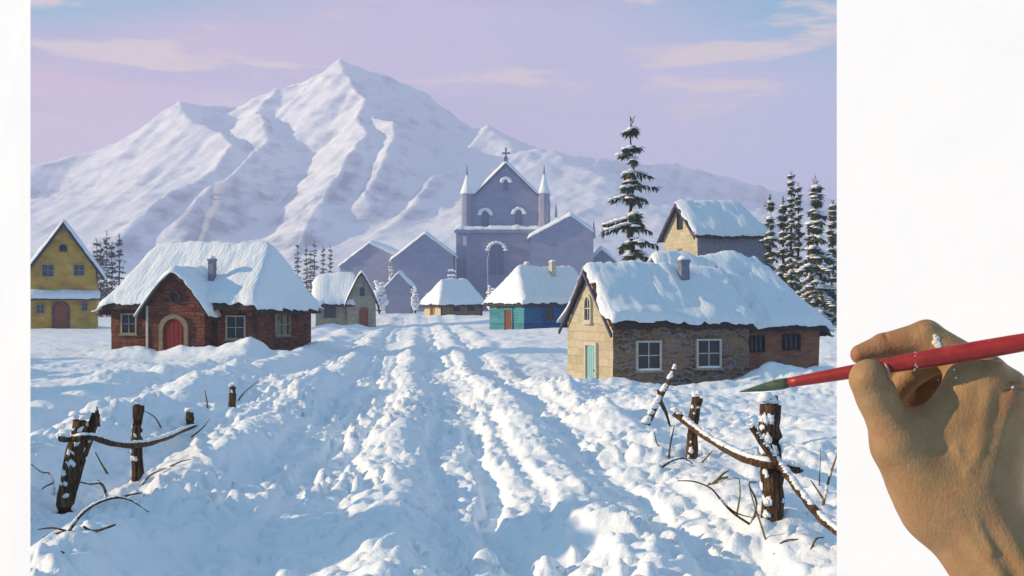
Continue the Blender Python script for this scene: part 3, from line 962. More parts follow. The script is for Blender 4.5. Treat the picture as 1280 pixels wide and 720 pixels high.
# ---- stone cottage with the mint door, and its brick barn end
def right_cottage():
    d = 38.0
    r = R(19)
    cor = P(766, HOR, d)                       # near corner
    Lm, Wm = 5.4, 4.2
    ux = Vector((math.cos(r), math.sin(r), 0)); uy = Vector((-math.sin(r), math.cos(r), 0))
    c = Vector((cor.x, cor.y, 0)) + ux * Lm / 2 + uy * Wm / 2
    t = thing('stone_cottage', (c.x, c.y, -0.72), r, 'rubble stone cottage with mint green door, cream gable and joined brick barn', 'house')
    Lh, Wh, zw, pitch = Lm / 2, Wm / 2, 2.62, 0.90
    walls(t, -Lh, Lh, Wh, zw, pitch, [M_RUBBLE, M_CREAM], rough=(0.4, 0.03))
    roof(t, -Lh, Lh - 0.1, Wh, zw, pitch, 0.40, 0.22, thick=0.24, seed=5, thatch=0.2, step=0.13, patch=0.5, flare=0.22)
    barge(t, -Lh - 0.17, Wh, zw - 0.18, pitch, 0.34, M_VERGE, -1, 0.13)
    fl = face('left', Lh, Wh); fn = face('front', Lh, Wh)
    door(t, fl, 0.30, 0.0, 0.86, 1.62, M_MINT, M_WHITETRIM, fw=0.11)
    window(t, fl, 0.0, 2.45, 0.66, 1.02, M_WHITETRIM, arch=True, fw=0.09, sill=M_WHITETRIM)
    window(t, fn, -Lh + 1.35, 0.80, 0.98, 1.04, M_WHITETRIM, sill=M_TRIM, snow=True)
    window(t, fn, -Lh + 3.72, 0.84, 1.0, 1.04, M_WHITETRIM, sill=M_TRIM, snow=True)
    chimney(t, 0.85, -Wh + 1.55, 3.3, 1.35, 0.34, M_CHIM, seed=8)
    # barn: deeper and taller, one continuous roof behind
    b0, b1 = Lh + 0.005, Lh + 3.35
    bW = Wh + 0.6; yc = 1.15
    walls(t, b0, b1, bW, 2.5, 0.90, [M_BRICKRED, M_BRICKRED], gable_l=True, gable_r=False, rough=(0.5, 0.03), yc=yc)
    roof(t, b0 - 1.9, b1, bW, 2.5, 0.90, 0.40, 0.5, hip_r=2.1, thick=0.30, seed=6, thatch=0.2, step=0.15, patch=0.7, yc=yc, hip_b=0.1, flare=0.2)
    fb = lambda s, u, n: (s, yc - bW - n, u)
    window(t, fb, b0 + 0.62, 1.35, 0.66, 0.6, M_BEAM, nx=3, ny=1, fw=0.06)
    window(t, fb, b0 + 2.1, 1.40, 0.74, 0.6, M_BEAM, nx=3, ny=1, fw=0.06)


right_cottage()


# ---- yellow two-storey house at the edge
def yellow_house():
    d = 90.0
    c = P(80, HOR, d)
    z = EYE - 30 / F * d
    t = thing('yellow_house', (c.x - 1.0, c.y + 2.8, z - 0.1), R(19), 'narrow yellow two storey house with snowy gable and dull red door', 'house')
    hw, zw, pitch, dep = 2.48, 5.1, 1.42, 6.0
    # gable faces the camera: build with the ridge along local y
    poly = [(-hw, -0.8), (hw, -0.8), (hw, zw), (0, zw + hw * pitch), (-hw, zw)]
    fn = lambda s, u, n: (s, -dep / 2 - n, u)
    mb = MB(); mb.prism(poly, fn, -dep, 0.0)
    mb.build('wall', M_YELLOW, t, rough=(0.6, 0.03))
    def base(X, Y):
        return zw + (hw - np.abs(X)) * pitch
    xs = np.linspace(-hw - 0.62, hw + 0.62, 31); ys = np.linspace(-dep / 2 - 0.55, dep / 2 + 0.3, 22)
    rf = slab('roof', xs, ys, lambda X, Y: base(X, Y) + 0.14, lambda X, Y: base(X, Y) - 0.22, M_VERGE, t, 0.03, 21, 0.04, 0.03)
    def sb(X, Y):
        return (base(X, Y) + base(X + 0.15, Y) + base(X - 0.15, Y)) / 3
    slab('roof_snow', xs * 1.02, ys - 0.05, lambda X, Y: sb(X, Y) + 0.50 * (1 + 0.4 * fbm(X, Y, 81, 3)), lambda X, Y: base(X, Y) + 0.15, M_ROOFSNOW, rf, 0.12, 22, 0.25, 0.1)
    # pent roof between the storeys
    xs = np.linspace(-hw - 0.35, hw + 0.35, 24); ys = np.linspace(-dep / 2 - 0.75, -dep / 2 + 0.02, 8)
    pz = lambda X, Y: 3.05 + (Y + dep / 2) * 0.75
    p = slab('pent_roof', xs, ys, lambda X, Y: pz(X, Y) + 0.05, lambda X, Y: pz(X, Y) - 0.10, M_VERGE, t, 0.03, 23, 0.05, 0.03)
    slab('roof_snow', xs, ys - 0.03, lambda X, Y: pz(X, Y) + 0.34 * (1 + 0.4 * fbm(X, Y, 83, 3)), lambda X, Y: pz(X, Y) + 0.06, M_ROOFSNOW, p, 0.06, 24, 0.18, 0.05)
    window(t, fn, -1.18, 4.25, 0.98, 1.1, M_TRIM, M_PANEGREY)
    window(t, fn, 1.18, 4.35, 0.90, 1.0, M_TRIM, M_PANEGREY)
    window(t, fn, -1.75, 1.25, 0.72, 0.85, M_TRIM, M_PANEGREY)
    window(t, fn, 1.62, 1.45, 0.55, 0.8, M_TRIM, M_PANEGREY)
    window(t, fn, -0.02, 6.35, 0.62, 0.62, M_VERGE, M_PANE, arch=True, nx=1, ny=1, fw=0.06, label='dark round attic window')
    door(t, fn, -0.2, 0.0, 1.1, 2.15, M_REDDULL, M_VERGE, arch=True, fw=0.12)


yellow_house()


# ---- small grey cottage beside it
def grey_cottage():
    d = 100.0
    c = P(447, HOR, d)
    z = EYE - 29 / F * d
    t = thing('plaster_cottage', (c.x, c.y + 2.5, z), R(8), 'small grey plaster cottage with pointed gable and dull red arched door', 'house')
    hw = 1.30; dep = 5.0; zw = 2.6; ph = 5.0
    fn = lambda s, u, n: (s, -dep / 2 - n, u)
    n = 8
    sweep = lambda q: ph - (ph - zw) * (q ** 1.25)
    poly = [(-hw, -0.8), (hw, -0.8)] + [(hw * (1 - i / n), sweep(abs(1 - i / n)) - 0.05) for i in range(2 * n + 1)]
    mb = MB(); mb.prism(poly, fn, -dep, 0)
    # lower wing to the west
    mb.box((-hw - 1.42, 0.35, 0.75), (2.86, dep - 0.9, 3.1))
    mb.build('wall', M_GREY, t, rough=(0.5, 0.03))
    def base(X, Y):
        q = np.clip(np.abs(X) / hw, 0, 1.35)
        return ph - (ph - zw) * (q ** 1.25)
    xs = np.linspace(-hw - 0.3, hw + 0.35, 19); ys = np.linspace(-dep / 2 - 0.35, dep / 2 + 0.2, 18)
    rf = slab('roof', xs, ys, lambda X, Y: base(X, Y) + 0.04, lambda X, Y: base(X, Y) - 0.18, M_VERGE, t, 0.04, 31, 0.04, 0.04)
    slab('roof_snow', xs, ys - 0.03, lambda X, Y: base(X, Y) + 0.26, lambda X, Y: base(X, Y) + 0.05, M_ROOFSNOW, rf, 0.1, 32, 0.22, 0.08)
    wb = lambda X, Y: np.minimum(2.35 + (Y + dep / 2 - 0.1) * 0.95, 4.65) - 0.55 * np.clip((-X - hw - 1.9) / 1.2, 0, 1) ** 2
    xs = np.linspace(-hw - 3.2, -0.6, 22); ys = np.linspace(-dep / 2 - 0.15, dep / 2 + 0.1, 20)
    r2 = slab('roof', xs, ys, lambda X, Y: wb(X, Y) + 0.04, lambda X, Y: wb(X, Y) - 0.2, M_THATCH, t, 0.06, 33, 0.05, 0.06)
    slab('roof_snow', xs, ys - 0.03, lambda X, Y: wb(X, Y) + 0.36 * (1 + 0.5 * fbm(X, Y, 85, 3)), lambda X, Y: wb(X, Y) + 0.05, M_ROOFSNOW, r2, 0.12, 34, 0.25, 0.12)
    door(t, fn, 0.2, 0.0, 0.85, 1.85, M_REDDULL, M_TRIM, arch=True, fw=0.12)
    window(t, fn, 0.05, 2.85, 0.42, 0.8, M_VERGE, M_PANEGREY, arch=True, fw=0.05)
    fw_ = lambda s, u, n_: (s, 0.35 - (dep - 0.9) / 2 - n_, u)
    window(t, fw_, -hw - 1.55, 0.85, 1.05, 1.0, M_VERGE, M_PANEGREY, fw=0.06)


grey_cottage()


# ---- little hut at the end of the track
def hut():
    d = 125.0
    r = R(34)
    cor = P(551, HOR, d)
    z = EYE - 17.5 / F * d
    Lm, Wm = 5.6, 3.8
    ux = Vector((math.cos(r), math.sin(r), 0)); uy = Vector((-math.sin(r), math.cos(r), 0))
    c = Vector((cor.x, cor.y, 0)) + ux * Lm / 2 + uy * Wm / 2
    t = thing('thatched_hut', (c.x, c.y, z), r, 'tiny hut with round snowy roof at the far end of the rutted track', 'hut')
    Lh, Wh, zw, pitch = Lm / 2, Wm / 2, 2.05, 1.15
    walls(t, -Lh, Lh, Wh, zw, pitch, [M_HUTB, M_HUT], gable_l=False, gable_r=False, rough=(0.5, 0.03))
    roof(t, -Lh, Lh, Wh, zw, pitch, 0.45, 0.5, hip_l=1.6, hip_r=1.9, thick=0.5, seed=9, thatch=0.25, step=0.2, hip_b=0.2)
    fl = face('left', Lh, Wh); fn = face('front', Lh, Wh)
    door(t, fl, 0.0, 0.0, 0.8, 1.5, M_BROWNDOOR, M_HUT, fw=0.08)
    window(t, fn, -0.7, 0.8, 0.8, 0.75, M_BEAM, fw=0.06)
    window(t, fn, 1.25, 0.8, 0.8, 0.75, M_BEAM, fw=0.06)
    for s in (-Lh + 0.08, Lh - 0.1):
        mb = MB(); mb.prism(rect_poly(0.16, zw + 0.6, s, -0.7), fn, -0.05, 0.08); mb.build('corner_post', M_BEAM, t)


hut()


# ---- blue boarded cottage
def blue_cottage():
    d = 85.0
    r = R(35)
    cor = P(655, HOR, d)
    z = EYE - 37 / F * d
    Lm, Wm = 7.4, 4.8
    ux = Vector((math.cos(r), math.sin(r), 0)); uy = Vector((-math.sin(r), math.cos(r), 0))
    c = Vector((cor.x, cor.y, 0)) + ux * Lm / 2 + uy * Wm / 2
    t = thing('boarded_cottage', (c.x, c.y, z), r, 'blue and teal boarded cottage with brown door and hipped snowy roof', 'house')
    Lh, Wh, zw, pitch = Lm / 2, Wm / 2, 2.75, 1.0
    walls(t, -Lh, Lh, Wh, zw, pitch, [M_BLUE, M_TEAL], gable_l=False, gable_r=False, rough=(0.6, 0.03))
    roof(t, -Lh, Lh, Wh, zw, pitch, 0.40, 0.45, hip_l=2.0, hip_r=3.0, thick=0.34, seed=10, thatch=0.22, step=0.17, hip_b=0.2, patch=0.4)
    fl = face('left', Lh, Wh); fn = face('front', Lh, Wh)
    door(t, fl, 0.35, 0.0, 0.95, 1.85, M_BROWNDOOR, M_TEAL, fw=0.12)
    window(t, fn, -1.3, 0.95, 0.95, 1.0, M_BLUE, M_PANE, fw=0.08, sill=M_BLUE)
    chimney(t, 0.3, -0.75, 4.0, 1.6, 0.40, M_WHITETRIM, seed=5)
    chimney(t, -1.0, 1.0, 4.3, 1.2, 0.36, M_WHITETRIM, seed=6)


blue_cottage()


# ---- tall house behind the mint-door cottage
def back_house():
    d = 80.0
    r = R(20)
    cor = P(872, HOR, d)
    Lm, Wm = 6.2, 5.2
    z = 1.5
    ux = Vector((math.cos(r), math.sin(r), 0)); uy = Vector((-math.sin(r), math.cos(r), 0))
    c = Vector((cor.x, cor.y, 0)) + ux * Lm / 2 + uy * Wm / 2
    t = thing('tall_house', (c.x, c.y, z), r, 'tall house with ochre gable peeking over the roof of the mint door cottage', 'house')
    Lh, Wh, zw, pitch = Lm / 2, Wm / 2, 6.25, 0.92
    walls(t, -Lh, Lh, Wh, zw, pitch, [M_CHIM, M_CREAM], gable_r=False, rough=(0.6, 0.03))
    roof(t, -Lh, Lh, Wh, zw, pitch, 0.35, 0.42, hip_r=2.2, thick=0.22, seed=14, thatch=0.2, step=0.17, hip_b=0.1, patch=0.6)
    barge(t, -Lh - 0.38, Wh, zw - 0.18, pitch, 0.3, M_VERGE, -1, 0.2)
    fl = face('left', Lh, Wh)
    window(t, fl, 0.0, 6.5, 0.8, 1.5, M_BEAM, M_PANE, arch=True, nx=1, ny=1, fw=0.07)
    window(t, fl, 0.0, 3.7, 1.0, 1.4, M_TRIM, M_PANEGREY, arch=True, fw=0.09)


back_house()


# ---- church
def church():
    d = 180.0
    k = d / F                                     # metres per photograph pixel
    gzz = EYE + (HOR - 390) * k - 1.0
    c = P(631, HOR, d)
    t = thing('church', (c.x, c.y, gzz), R(-3), 'haze violet stone church with steep gable, cross and two turrets', 'church')
    zp = lambda py: EYE + (HOR - py) * k - gzz
    xp = lambda px: (px - 631) * k
    fn = lambda s, u, n: (s, -n, u)
    dep = 16.0
    # lower storey and upper storey
    mb = MB()
    mb.prism([(xp(570), -1), (xp(694), -1), (xp(694), zp(287)), (xp(570), zp(287))], fn, -dep, 0.0)
    mb.prism([(xp(577), zp(290)), (xp(686), zp(290)), (xp(686), zp(243)), (xp(669), zp(241)), (xp(632), zp(204)), (xp(595), zp(241)), (xp(577), zp(243))], fn, -dep + 1, -0.7)
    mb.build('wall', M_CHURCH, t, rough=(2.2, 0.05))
    # stone ledge between the storeys with its drift
    mb = MB(); mb.prism([(xp(568), zp(291)), (xp(696), zp(291)), (xp(696), zp(287)), (xp(568), zp(287))], fn, -1.0, 0.45)
    led = mb.build('ledge', M_CHURCH, t)
    xs = np.linspace(xp(568), xp(696), 60); ys = np.linspace(-0.5, 0.72, 7)
    slab('ledge_snow', xs, ys, lambda X, Y: zp(287) + 0.35 + 0.5 * (fbm(X * 0.6, Y, 91, 3) + 0.4) + 0.5 * np.exp(-((X - xp(575)) / 0.8) ** 2), lambda X, Y: zp(287) + 0 * X + 0.01, M_ROOFSNOW, led, 0.1, 41, 0.3, 0.1)
    # steep roof over the gable
    hw = 37.5 * k; pk = zp(204); sl = (zp(204) - zp(241)) / hw
    base = lambda X, Y: pk - np.abs(X - xp(632)) * sl
    xs = np.linspace(xp(632) - hw - 0.25, xp(632) + hw + 0.25, 41); ys = np.linspace(0.3, dep - 1, 26)
    rf = slab('roof', xs, ys, lambda X, Y: base(X, Y) + 0.12, lambda X, Y: base(X, Y) - 0.25, M_CHURCHDARK, t, 0.02, 42, 0.05, 0.02)
    slab('roof_snow', xs, ys - 0.05, lambda X, Y: base(X, Y) + 0.75 + 0.2 * fbm(X, Y, 93, 3), lambda X, Y: base(X, Y) + 0.13, M_ROOFSNOW, rf, 0.1, 43, 0.3, 0.1)
    # cross on a pedestal
    mb = MB(); x0 = xp(632)
    mb.box((x0, 0.9, zp(203) + 0.35), (0.62, 0.62, 1.3)); mb.box((x0, 0.9, zp(193)), (0.26, 0.26, (203 - 184) * k)); mb.box((x0, 0.9, zp(190.5)), (1.35, 0.24, 0.26))
    cr = mb.build('cross', M_CHURCHDARK, t)
    # turrets with snowy spires
    for px, lean in ((583, -1), (680, 1)):
        x = xp(px)
        mb = MB(); mb.tube([(x, 0.7, -1), (x, 0.7, zp(243)), (x, 0.7, zp(241.5))], [7.2 * k, 7.0 * k, 7.7 * k], 8)
        tu = mb.build('turret', M_CHURCH, t)
        mb = MB(); mb.tube([(x, 0.7, zp(242)), (x, 0.7, zp(239)), (x, 0.7, zp(228)), (x, 0.7, zp(217))], [8.3 * k, 7.6 * k, 4.0 * k, 0.9 * k], 10, jit=0.08, seed=px)
        mb.build('spire', M_ROOFSNOW, tu, smooth=True)
        mb = MB(); mb.tube([(x, 0.7, zp(219)), (x, 0.7, zp(206))], [0.17, 0.05], 6)
        mb.build('finial', M_CHURCHDARK, tu)
    # windows with snow on their hoods
    def win(px, py_t, py_b, wpx, base_n, mat=M_CHURCHDARK):
        fb = lambda s, u, n: fn(s, u, n + base_n)
        h = (py_b - py_t) * k
        o = window(t, fb, xp(px), zp(py_b), wpx * k, h, M_CHURCH, mat, arch=True, fw=0.2, nx=2, ny=1, proud=0.05)
        mb = MB()
        n = 9
        for i in range(n):
            a = math.pi * (0.06 + 0.88 * i / (n - 1))
            r = wpx * k / 2
            mb.blob(fb(xp(px) + math.cos(a) * (r + 0.1), zp(py_b) + h - r + math.sin(a) * (r + 0.15), 0.16), (0.42, 0.28, 0.24), seed=i + px)
        mb.build('hood_snow', M_CAPSNOW, o, smooth=True)
    win(606, 262, 285, 13, -0.7); win(648, 261, 284, 13, -0.7); win(632, 223, 240, 9, -0.7)
    win(621, 304, 345, 21, 0.0)
    # drain with snow and the side chapel
    mb = MB(); mb.tube([(xp(610), -0.12, zp(372)), (xp(609), -0.12, zp(325)), (xp(611), -0.12, zp(316))], [0.10, 0.10, 0.08], 6)
    mb.build('downpipe', M_CAPSNOW, t)
    mb = MB()
    fc = lambda s, u, n: (s, -n, u)
    cpk, ce = zp(272), zp(300)
    mb.prism([(xp(664), -1), (xp(741), -1), (xp(741), zp(292)), (xp(713), cpk), (xp(664), zp(298))], fc, -9, 3.5)
    ch = mb.build('chapel', M_CHURCH, t, rough=(2.2, 0.05))
    bs = lambda X, Y: np.where(X < xp(713), cpk - (xp(713) - X) * (cpk - zp(298)) / (xp(713) - xp(664)), cpk - (X - xp(713)) * (cpk - zp(292)) / (xp(741) - xp(713)))
    xs = np.linspace(xp(660), xp(743), 40); ys = np.linspace(-3.85, 9, 26)
    slab('chapel_roof', xs, ys, lambda X, Y: bs(X, Y) + 0.65 + 0.2 * fbm(X, Y, 95, 3), lambda X, Y: bs(X, Y) + 0.02, M_ROOFSNOW, ch, 0.1, 44, 0.35, 0.1)
    for px, a, b in ((741.5, 300, 278), (695, 274, 256)):
        mb = MB(); mb.tube([(xp(px), -3.2, zp(a)), (xp(px), -3.2, zp((a + b) / 2)), (xp(px), -3.2, zp(b))], [0.3, 0.2, 0.04], 6)
        mb.build('pinnacle', M_CHURCH, ch)


church()


# ---- plain violet houses beside the church
def far_house(px0, px1, pk_px, pk_py, el_py, er_py, d, label, dep=9.0, rz=0.0, win=False, base_py=392, thick=0.5):
    k = d / F
    c = P((px0 + px1) / 2, HOR, d); mid = (px0 + px1) / 2
    z = EYE + (HOR - base_py) * k
    zp = lambda py: EYE + (HOR - py) * k - z
    xp = lambda px: (px - mid) * k
    t = thing('violet_house', (c.x, c.y, z), R(rz), label, 'house', 'violet houses around the church')
    fn = lambda s, u, n: (s, -n, u)
    mb = MB(); mb.prism([(xp(px0), -1.5), (xp(px1), -1.5), (xp(px1), zp(er_py)), (xp(pk_px), zp(pk_py)), (xp(px0), zp(el_py))], fn, -dep, 0)
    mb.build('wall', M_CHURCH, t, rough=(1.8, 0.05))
    pk = zp(pk_py); xpk = xp(pk_px)
    sl, sr = (pk - zp(el_py)) / (xpk - xp(px0)), (pk - zp(er_py)) / (xp(px1) - xpk)
    bs = lambda X, Y: np.where(X < xpk, pk - (xpk - X) * sl, pk - (X - xpk) * sr)
    xs = np.linspace(xp(px0) - 0.5, xp(px1) + 0.5, 30); ys = np.linspace(-0.4, dep + 0.3, 20)
    slab('roof', xs, ys, lambda X, Y: bs(X, Y) + thick + 0.2 * fbm(X, Y, 97, 3), lambda X, Y: bs(X, Y) + 0.02, M_ROOFSNOW, t, 0.12, int(px0), 0.35, 0.12)
    if win:
        for s in (0.3, 0.68):
            window(t, fn, xp(px0 + (px1 - px0) * s), zp(base_py) + 1.2, 1.0, 1.3, M_CHURCH, M_CHURCHDARK, fw=0.12)
    return t


far_house(490, 566, 531, 292, 324, 318, 172, 'plain violet house with a broad snowy gable, against the church wall', base_py=388)
far_house(424, 492, 462, 304, 332, 318, 176, 'plain violet house with low snowy roof, between the broad gable and pines', base_py=388, rz=-8)
far_house(482, 513, 498, 341, 358, 356, 150, 'smallest violet shed, standing in front of the broad gable', base_py=386, dep=4, thick=0.35)
far_house(738, 768, 752, 312, 326, 326, 190, 'violet house mostly hidden, its snowy ridge peeking out beside the tall pine', base_py=390, win=False, thick=0.8)
# ------------------------------------------------------------------ conifers
def spruce(px, top_py, d, spread_px, label, group=None, seed=0, snow=0.7, tiers=22, per=7, base_z=None, needle=None, ragged=0.35, tuft=0.34, bare=0.06, droop=0.35, dens=1.0, name='spruce_tree', low=None, snow_r=1.0, hang=-0.95, taper=0.85):
    """trunk, boughs that droop and carry needle sprays, and snow lying along each bough"""
    r_ = random.Random(seed)
    x = (px - 640) / F * d
    z0 = base_z if base_z is not None else gz(x, d)
    H = EYE + (HOR - top_py) / F * d - z0
    Rm = spread_px / F * d / 2
    t = thing(name, (x, d, z0), r_.random() * 6, label, 'tree', group)
    t.rotation_euler = (0, 0, 0)
    mb = MB()
    wob = [(0.05 * Rm * math.sin(i * 1.7 + seed), 0.05 * Rm * math.cos(i * 2.1), H * i / 9.0) for i in range(10)]
    wob[0] = (0, 0, -0.5)
    mb.tube(wob, [max(0.015, 0.028 * H * (1 - i / 9.0) ** 0.8 * 0.5 + 0.012) for i in range(10)], 7, jit=0.08, seed=seed)
    mb.build('trunk', M_TRUNK, t, smooth=True)
    fo = MB(); sn = MB()
    def leaf(p, dr, ln, wd):
        side = dr.cross(Vector((0, 0, 1)))
        if side.length < 0.05: side = Vector((1, 0, 0))
        side.normalize()
        side = side + Vector((0, 0, r_.uniform(-0.6, 0.6)))
        m = p + dr * ln * 0.45
        fo.add([p, m + side * wd, p + dr * ln, m - side * wd], [(0, 1, 2, 3)])
    lo = bare if low is None else low
    for i in range(tiers):
        q = lo + (1 - lo) * (i + r_.uniform(-0.3, 0.3)) / tiers
        q = min(max(q, lo), 0.985)
        Rq = Rm * ((1 - q) ** taper + 0.02) * (1 + 0.25 * math.sin(i * 2.3 + seed))
        nb = max(3, int(per * (1 - 0.45 * q)))
        a0 = r_.random() * 6.28
        for j in range(nb):
            a = a0 + 6.28 * j / nb + r_.uniform(-0.4, 0.4)
            ln = Rq * (1 + ragged * r_.uniform(-1, 0.7))
            if ln < 0.12: ln = 0.12
            out = Vector((math.cos(a), math.sin(a), 0))
            zb = q * H + r_.uniform(-0.25, 0.25) * H / tiers
            n = max(3, int(ln / (tuft * 0.42)))
            pts = []
            up0 = 0.18 * r_.random() * q
            for s in range(n + 1):
                u = s / n
                zz = zb + ln * (up0 * u - droop * u * u * (1.15 - 0.5 * q) + 0.13 * u ** 4)
                pts.append(Vector((0, 0, zz)) + out * ln * u)
            for s in range(n + 1):
                u = s / n
                p = pts[s]
                dirb = (pts[min(s + 1, n)] - pts[max(s - 1, 0)]).normalized()
                sd = dirb.cross(Vector((0, 0, 1))).normalized()
                for c in range(int(6 * dens + 0.5)):
                    v = (dirb * r_.uniform(0.2, 1.0) + sd * r_.uniform(-1, 1) * (1.1 - 0.5 * u) + Vector((0, 0, r_.uniform(hang, 0.12)))).normalized()
                    leaf(p + dirb * r_.uniform(-0.1, 0.1) * tuft, v, tuft * r_.uniform(0.6, 1.25) * (1.1 - 0.35 * u), tuft * r_.uniform(0.10, 0.20))
            if r_.random() < snow:
                s0 = r_.randint(0, max(0, n // 3)); s1 = n - r_.randint(0, max(0, n // 3))
                for s in range(s0, s1 + 1):
                    p = pts[s] + Vector((r_.uniform(-0.05, 0.05), r_.uniform(-0.05, 0.05), 0.05 * tuft + 0.02))
                    rr = tuft * r_.uniform(0.28, 0.55) * snow_r
                    sn.blob(p, (rr * 1.15, rr * 1.15, rr * 0.38), seed=r_.randint(0, 9999), rough=0.3, seg=6, rings=4, half=True)
    # leader
    for c in range(10):
        leaf(Vector((0, 0, H * r_.uniform(0.93, 0.99))), Vector((r_.uniform(-0.5, 0.5), r_.uniform(-0.5, 0.5), r_.uniform(0.2, 1))).normalized(), tuft * 0.8, tuft * 0.09)
    cr = fo.build('crown', needle or M_NEEDLE, t)
    if sn.v:
        sn.build('crown_snow', M_CAPSNOW, cr, smooth=True)
    return t


spruce(790, 147, 68, 104, 'tall sparse pine with drooping snowy boughs rising behind the mint door cottage', seed=3, tiers=15, per=6, snow=0.9, tuft=0.58, ragged=0.75, droop=0.46, name='pine_tree', dens=1.7, snow_r=1.05, hang=-1.3)

G1 = 'dark pines behind the brick barn'
for i, (px, top, d, sp_, sn_, lab) in enumerate([
    (963, 244, 74, 34, 0.5, 'dark snow flecked pine at the near end of the row beside the tall house'),
    (979, 248, 77, 30, 0.35, 'low dark pine second from the tall house in the row over the barn'),
    (989, 214, 76, 30, 0.55, 'tallest thin pine in the row over the barn, with a long bare tip'),
    (998, 229, 79, 26, 0.3, 'slender dark pine between the tallest one and the snowy broad one'),
    (1020, 223, 71, 58, 0.85, 'broadest pine in the row over the barn, its boughs heavy with snow'),
    (1041, 250, 78, 44, 0.4, 'dark pine touching the white wall beside the broad snowy pine'),
]):
    spruce(px, top, d, sp_ * 1.15, lab, G1, seed=20 + i, tiers=(17, 14, 26, 20, 16, 19)[i], per=(6, 7, 5, 5, 9, 7)[i], snow=sn_ + 0.2, tuft=(0.40, 0.46, 0.34, 0.36, 0.52, 0.42)[i], ragged=(0.7, 0.8, 0.7, 0.9, 0.55, 0.7)[i], droop=(0.5, 0.4, 0.6, 0.35, 0.55, 0.45)[i], name='pine_tree', dens=1.2, hang=-1.2, snow_r=1.0, taper=1.15)

G2 = 'far pines beside the yellow house'
for i, (px, top, d, sp_, lab) in enumerate([
    (121, 298, 132, 26, 'grey green pine half hidden behind the snowy eave of the yellow house'),
    (133, 289, 140, 22, 'thin tipped grey green pine, second from the yellow house'),
    (140, 303, 128, 22, 'snow dusted grey green pine in front of the two thin tipped ones'),
    (149, 293, 142, 24, 'grey green pine farthest from the yellow house, rising over the brown cottage eave'),
    (126, 305, 125, 26, 'lowest grey green pine between the yellow house and the brown cottage'),
]):
    spruce(px, top, d, sp_, lab, G2, seed=40 + i, tiers=14, per=5, snow=0.2, tuft=0.5, ragged=0.4, needle=M_NEEDLEHAZE, name='pine_tree', dens=0.8)

G3 = 'faint pines beyond the grey cottage'
for i, (px, top, d, sp_, lab) in enumerate([
    (372, 303, 225, 20, 'faint far pine standing closest to the brown cottage roof'),
    (383, 307, 232, 16, 'short faint pine between two taller ones over the grey cottage'),
    (393, 299, 228, 20, 'tallest faint far pine over the grey cottage roof'),
    (404, 308, 230, 16, 'small faint pine just past the tallest far one'),
    (413, 306, 235, 15, 'last faint pine before the low violet house'),
    (388, 312, 215, 18, 'snowy low pine in front of the faint far pines'),
]):
    spruce(px, top, d, sp_, lab, G3, seed=60 + i, tiers=12, per=6, snow=0.15 if i != 5 else 0.9, tuft=0.6, ragged=0.4, needle=M_NEEDLEHAZE, name='pine_tree', dens=0.8)

def bush(px, top_py, d, w_px, label, seed):
    """bare stems under a heavy uneven load of snow"""
    r_ = random.Random(seed)
    x = (px - 640) / F * d
    z0 = gz(x, d)
    H = EYE + (HOR - top_py) / F * d - z0
    W = w_px / F * d / 2
    t = thing('snowy_bush', (x, d, z0), 0, label, 'bush', 'snow laden bushes by the violet houses')
    st = MB(); sn = MB()
    for i in range(16):
        a = r_.random() * 6.28; q = r_.uniform(0.35, 1.0)
        e = Vector((math.cos(a) * W * (1.1 - q * 0.7) * r_.uniform(0.5, 1.1), math.sin(a) * W * (1.1 - q * 0.7), H * q))
        m_ = e * 0.5 + Vector((r_.uniform(-0.2, 0.2), r_.uniform(-0.2, 0.2), 0.1 * H))
        pts = dense_([(0, 0, -0.2), m_, e], 8)
        st.tube(pts, [0.05 * (1 - 0.8 * j / 8) + 0.01 for j in range(9)], 5, seed=i)
        for j in range(3, 9):
            for c in range(3):
                rr = W * r_.uniform(0.12, 0.30) * (1.2 - 0.5 * q)
                sn.blob(pts[j] + Vector((r_.uniform(-1, 1), r_.uniform(-1, 1), r_.uniform(-0.5, 0.6))) * rr, (rr * 1.2, rr * 1.2, rr * 0.75), seed=r_.randint(0, 9999), rough=0.3, seg=7, rings=5)
    s_ = st.build('stems', M_TRUNK, t, smooth=True)
    o = sn.build('branch_snow', M_CAPSNOW, s_, smooth=True)


def dense_(pts, n):
    a, b, c = (Vector(p) for p in pts)
    return [a.lerp(b, i / n).lerp(b.lerp(c, i / n), i / n) for i in range(n + 1)]


for i, (px, top, d, w_, lab) in enumerate([
    (474, 352, 142, 22, 'snow plastered bush beside the smallest violet shed'),
    (489, 333, 158, 13, 'narrow snow plastered bush rising behind the smallest violet shed'),
    (565, 337, 150, 18, 'snow plastered bush rising behind the tiny hut roof'),
    (614, 354, 118, 18, 'snow plastered bush between the tiny hut and the boarded cottage'),
    (519, 358, 148, 13, 'small snow plastered bush between the shed and the tiny hut'),
]):
    bush(px, top, d, w_, lab, 80 + i)


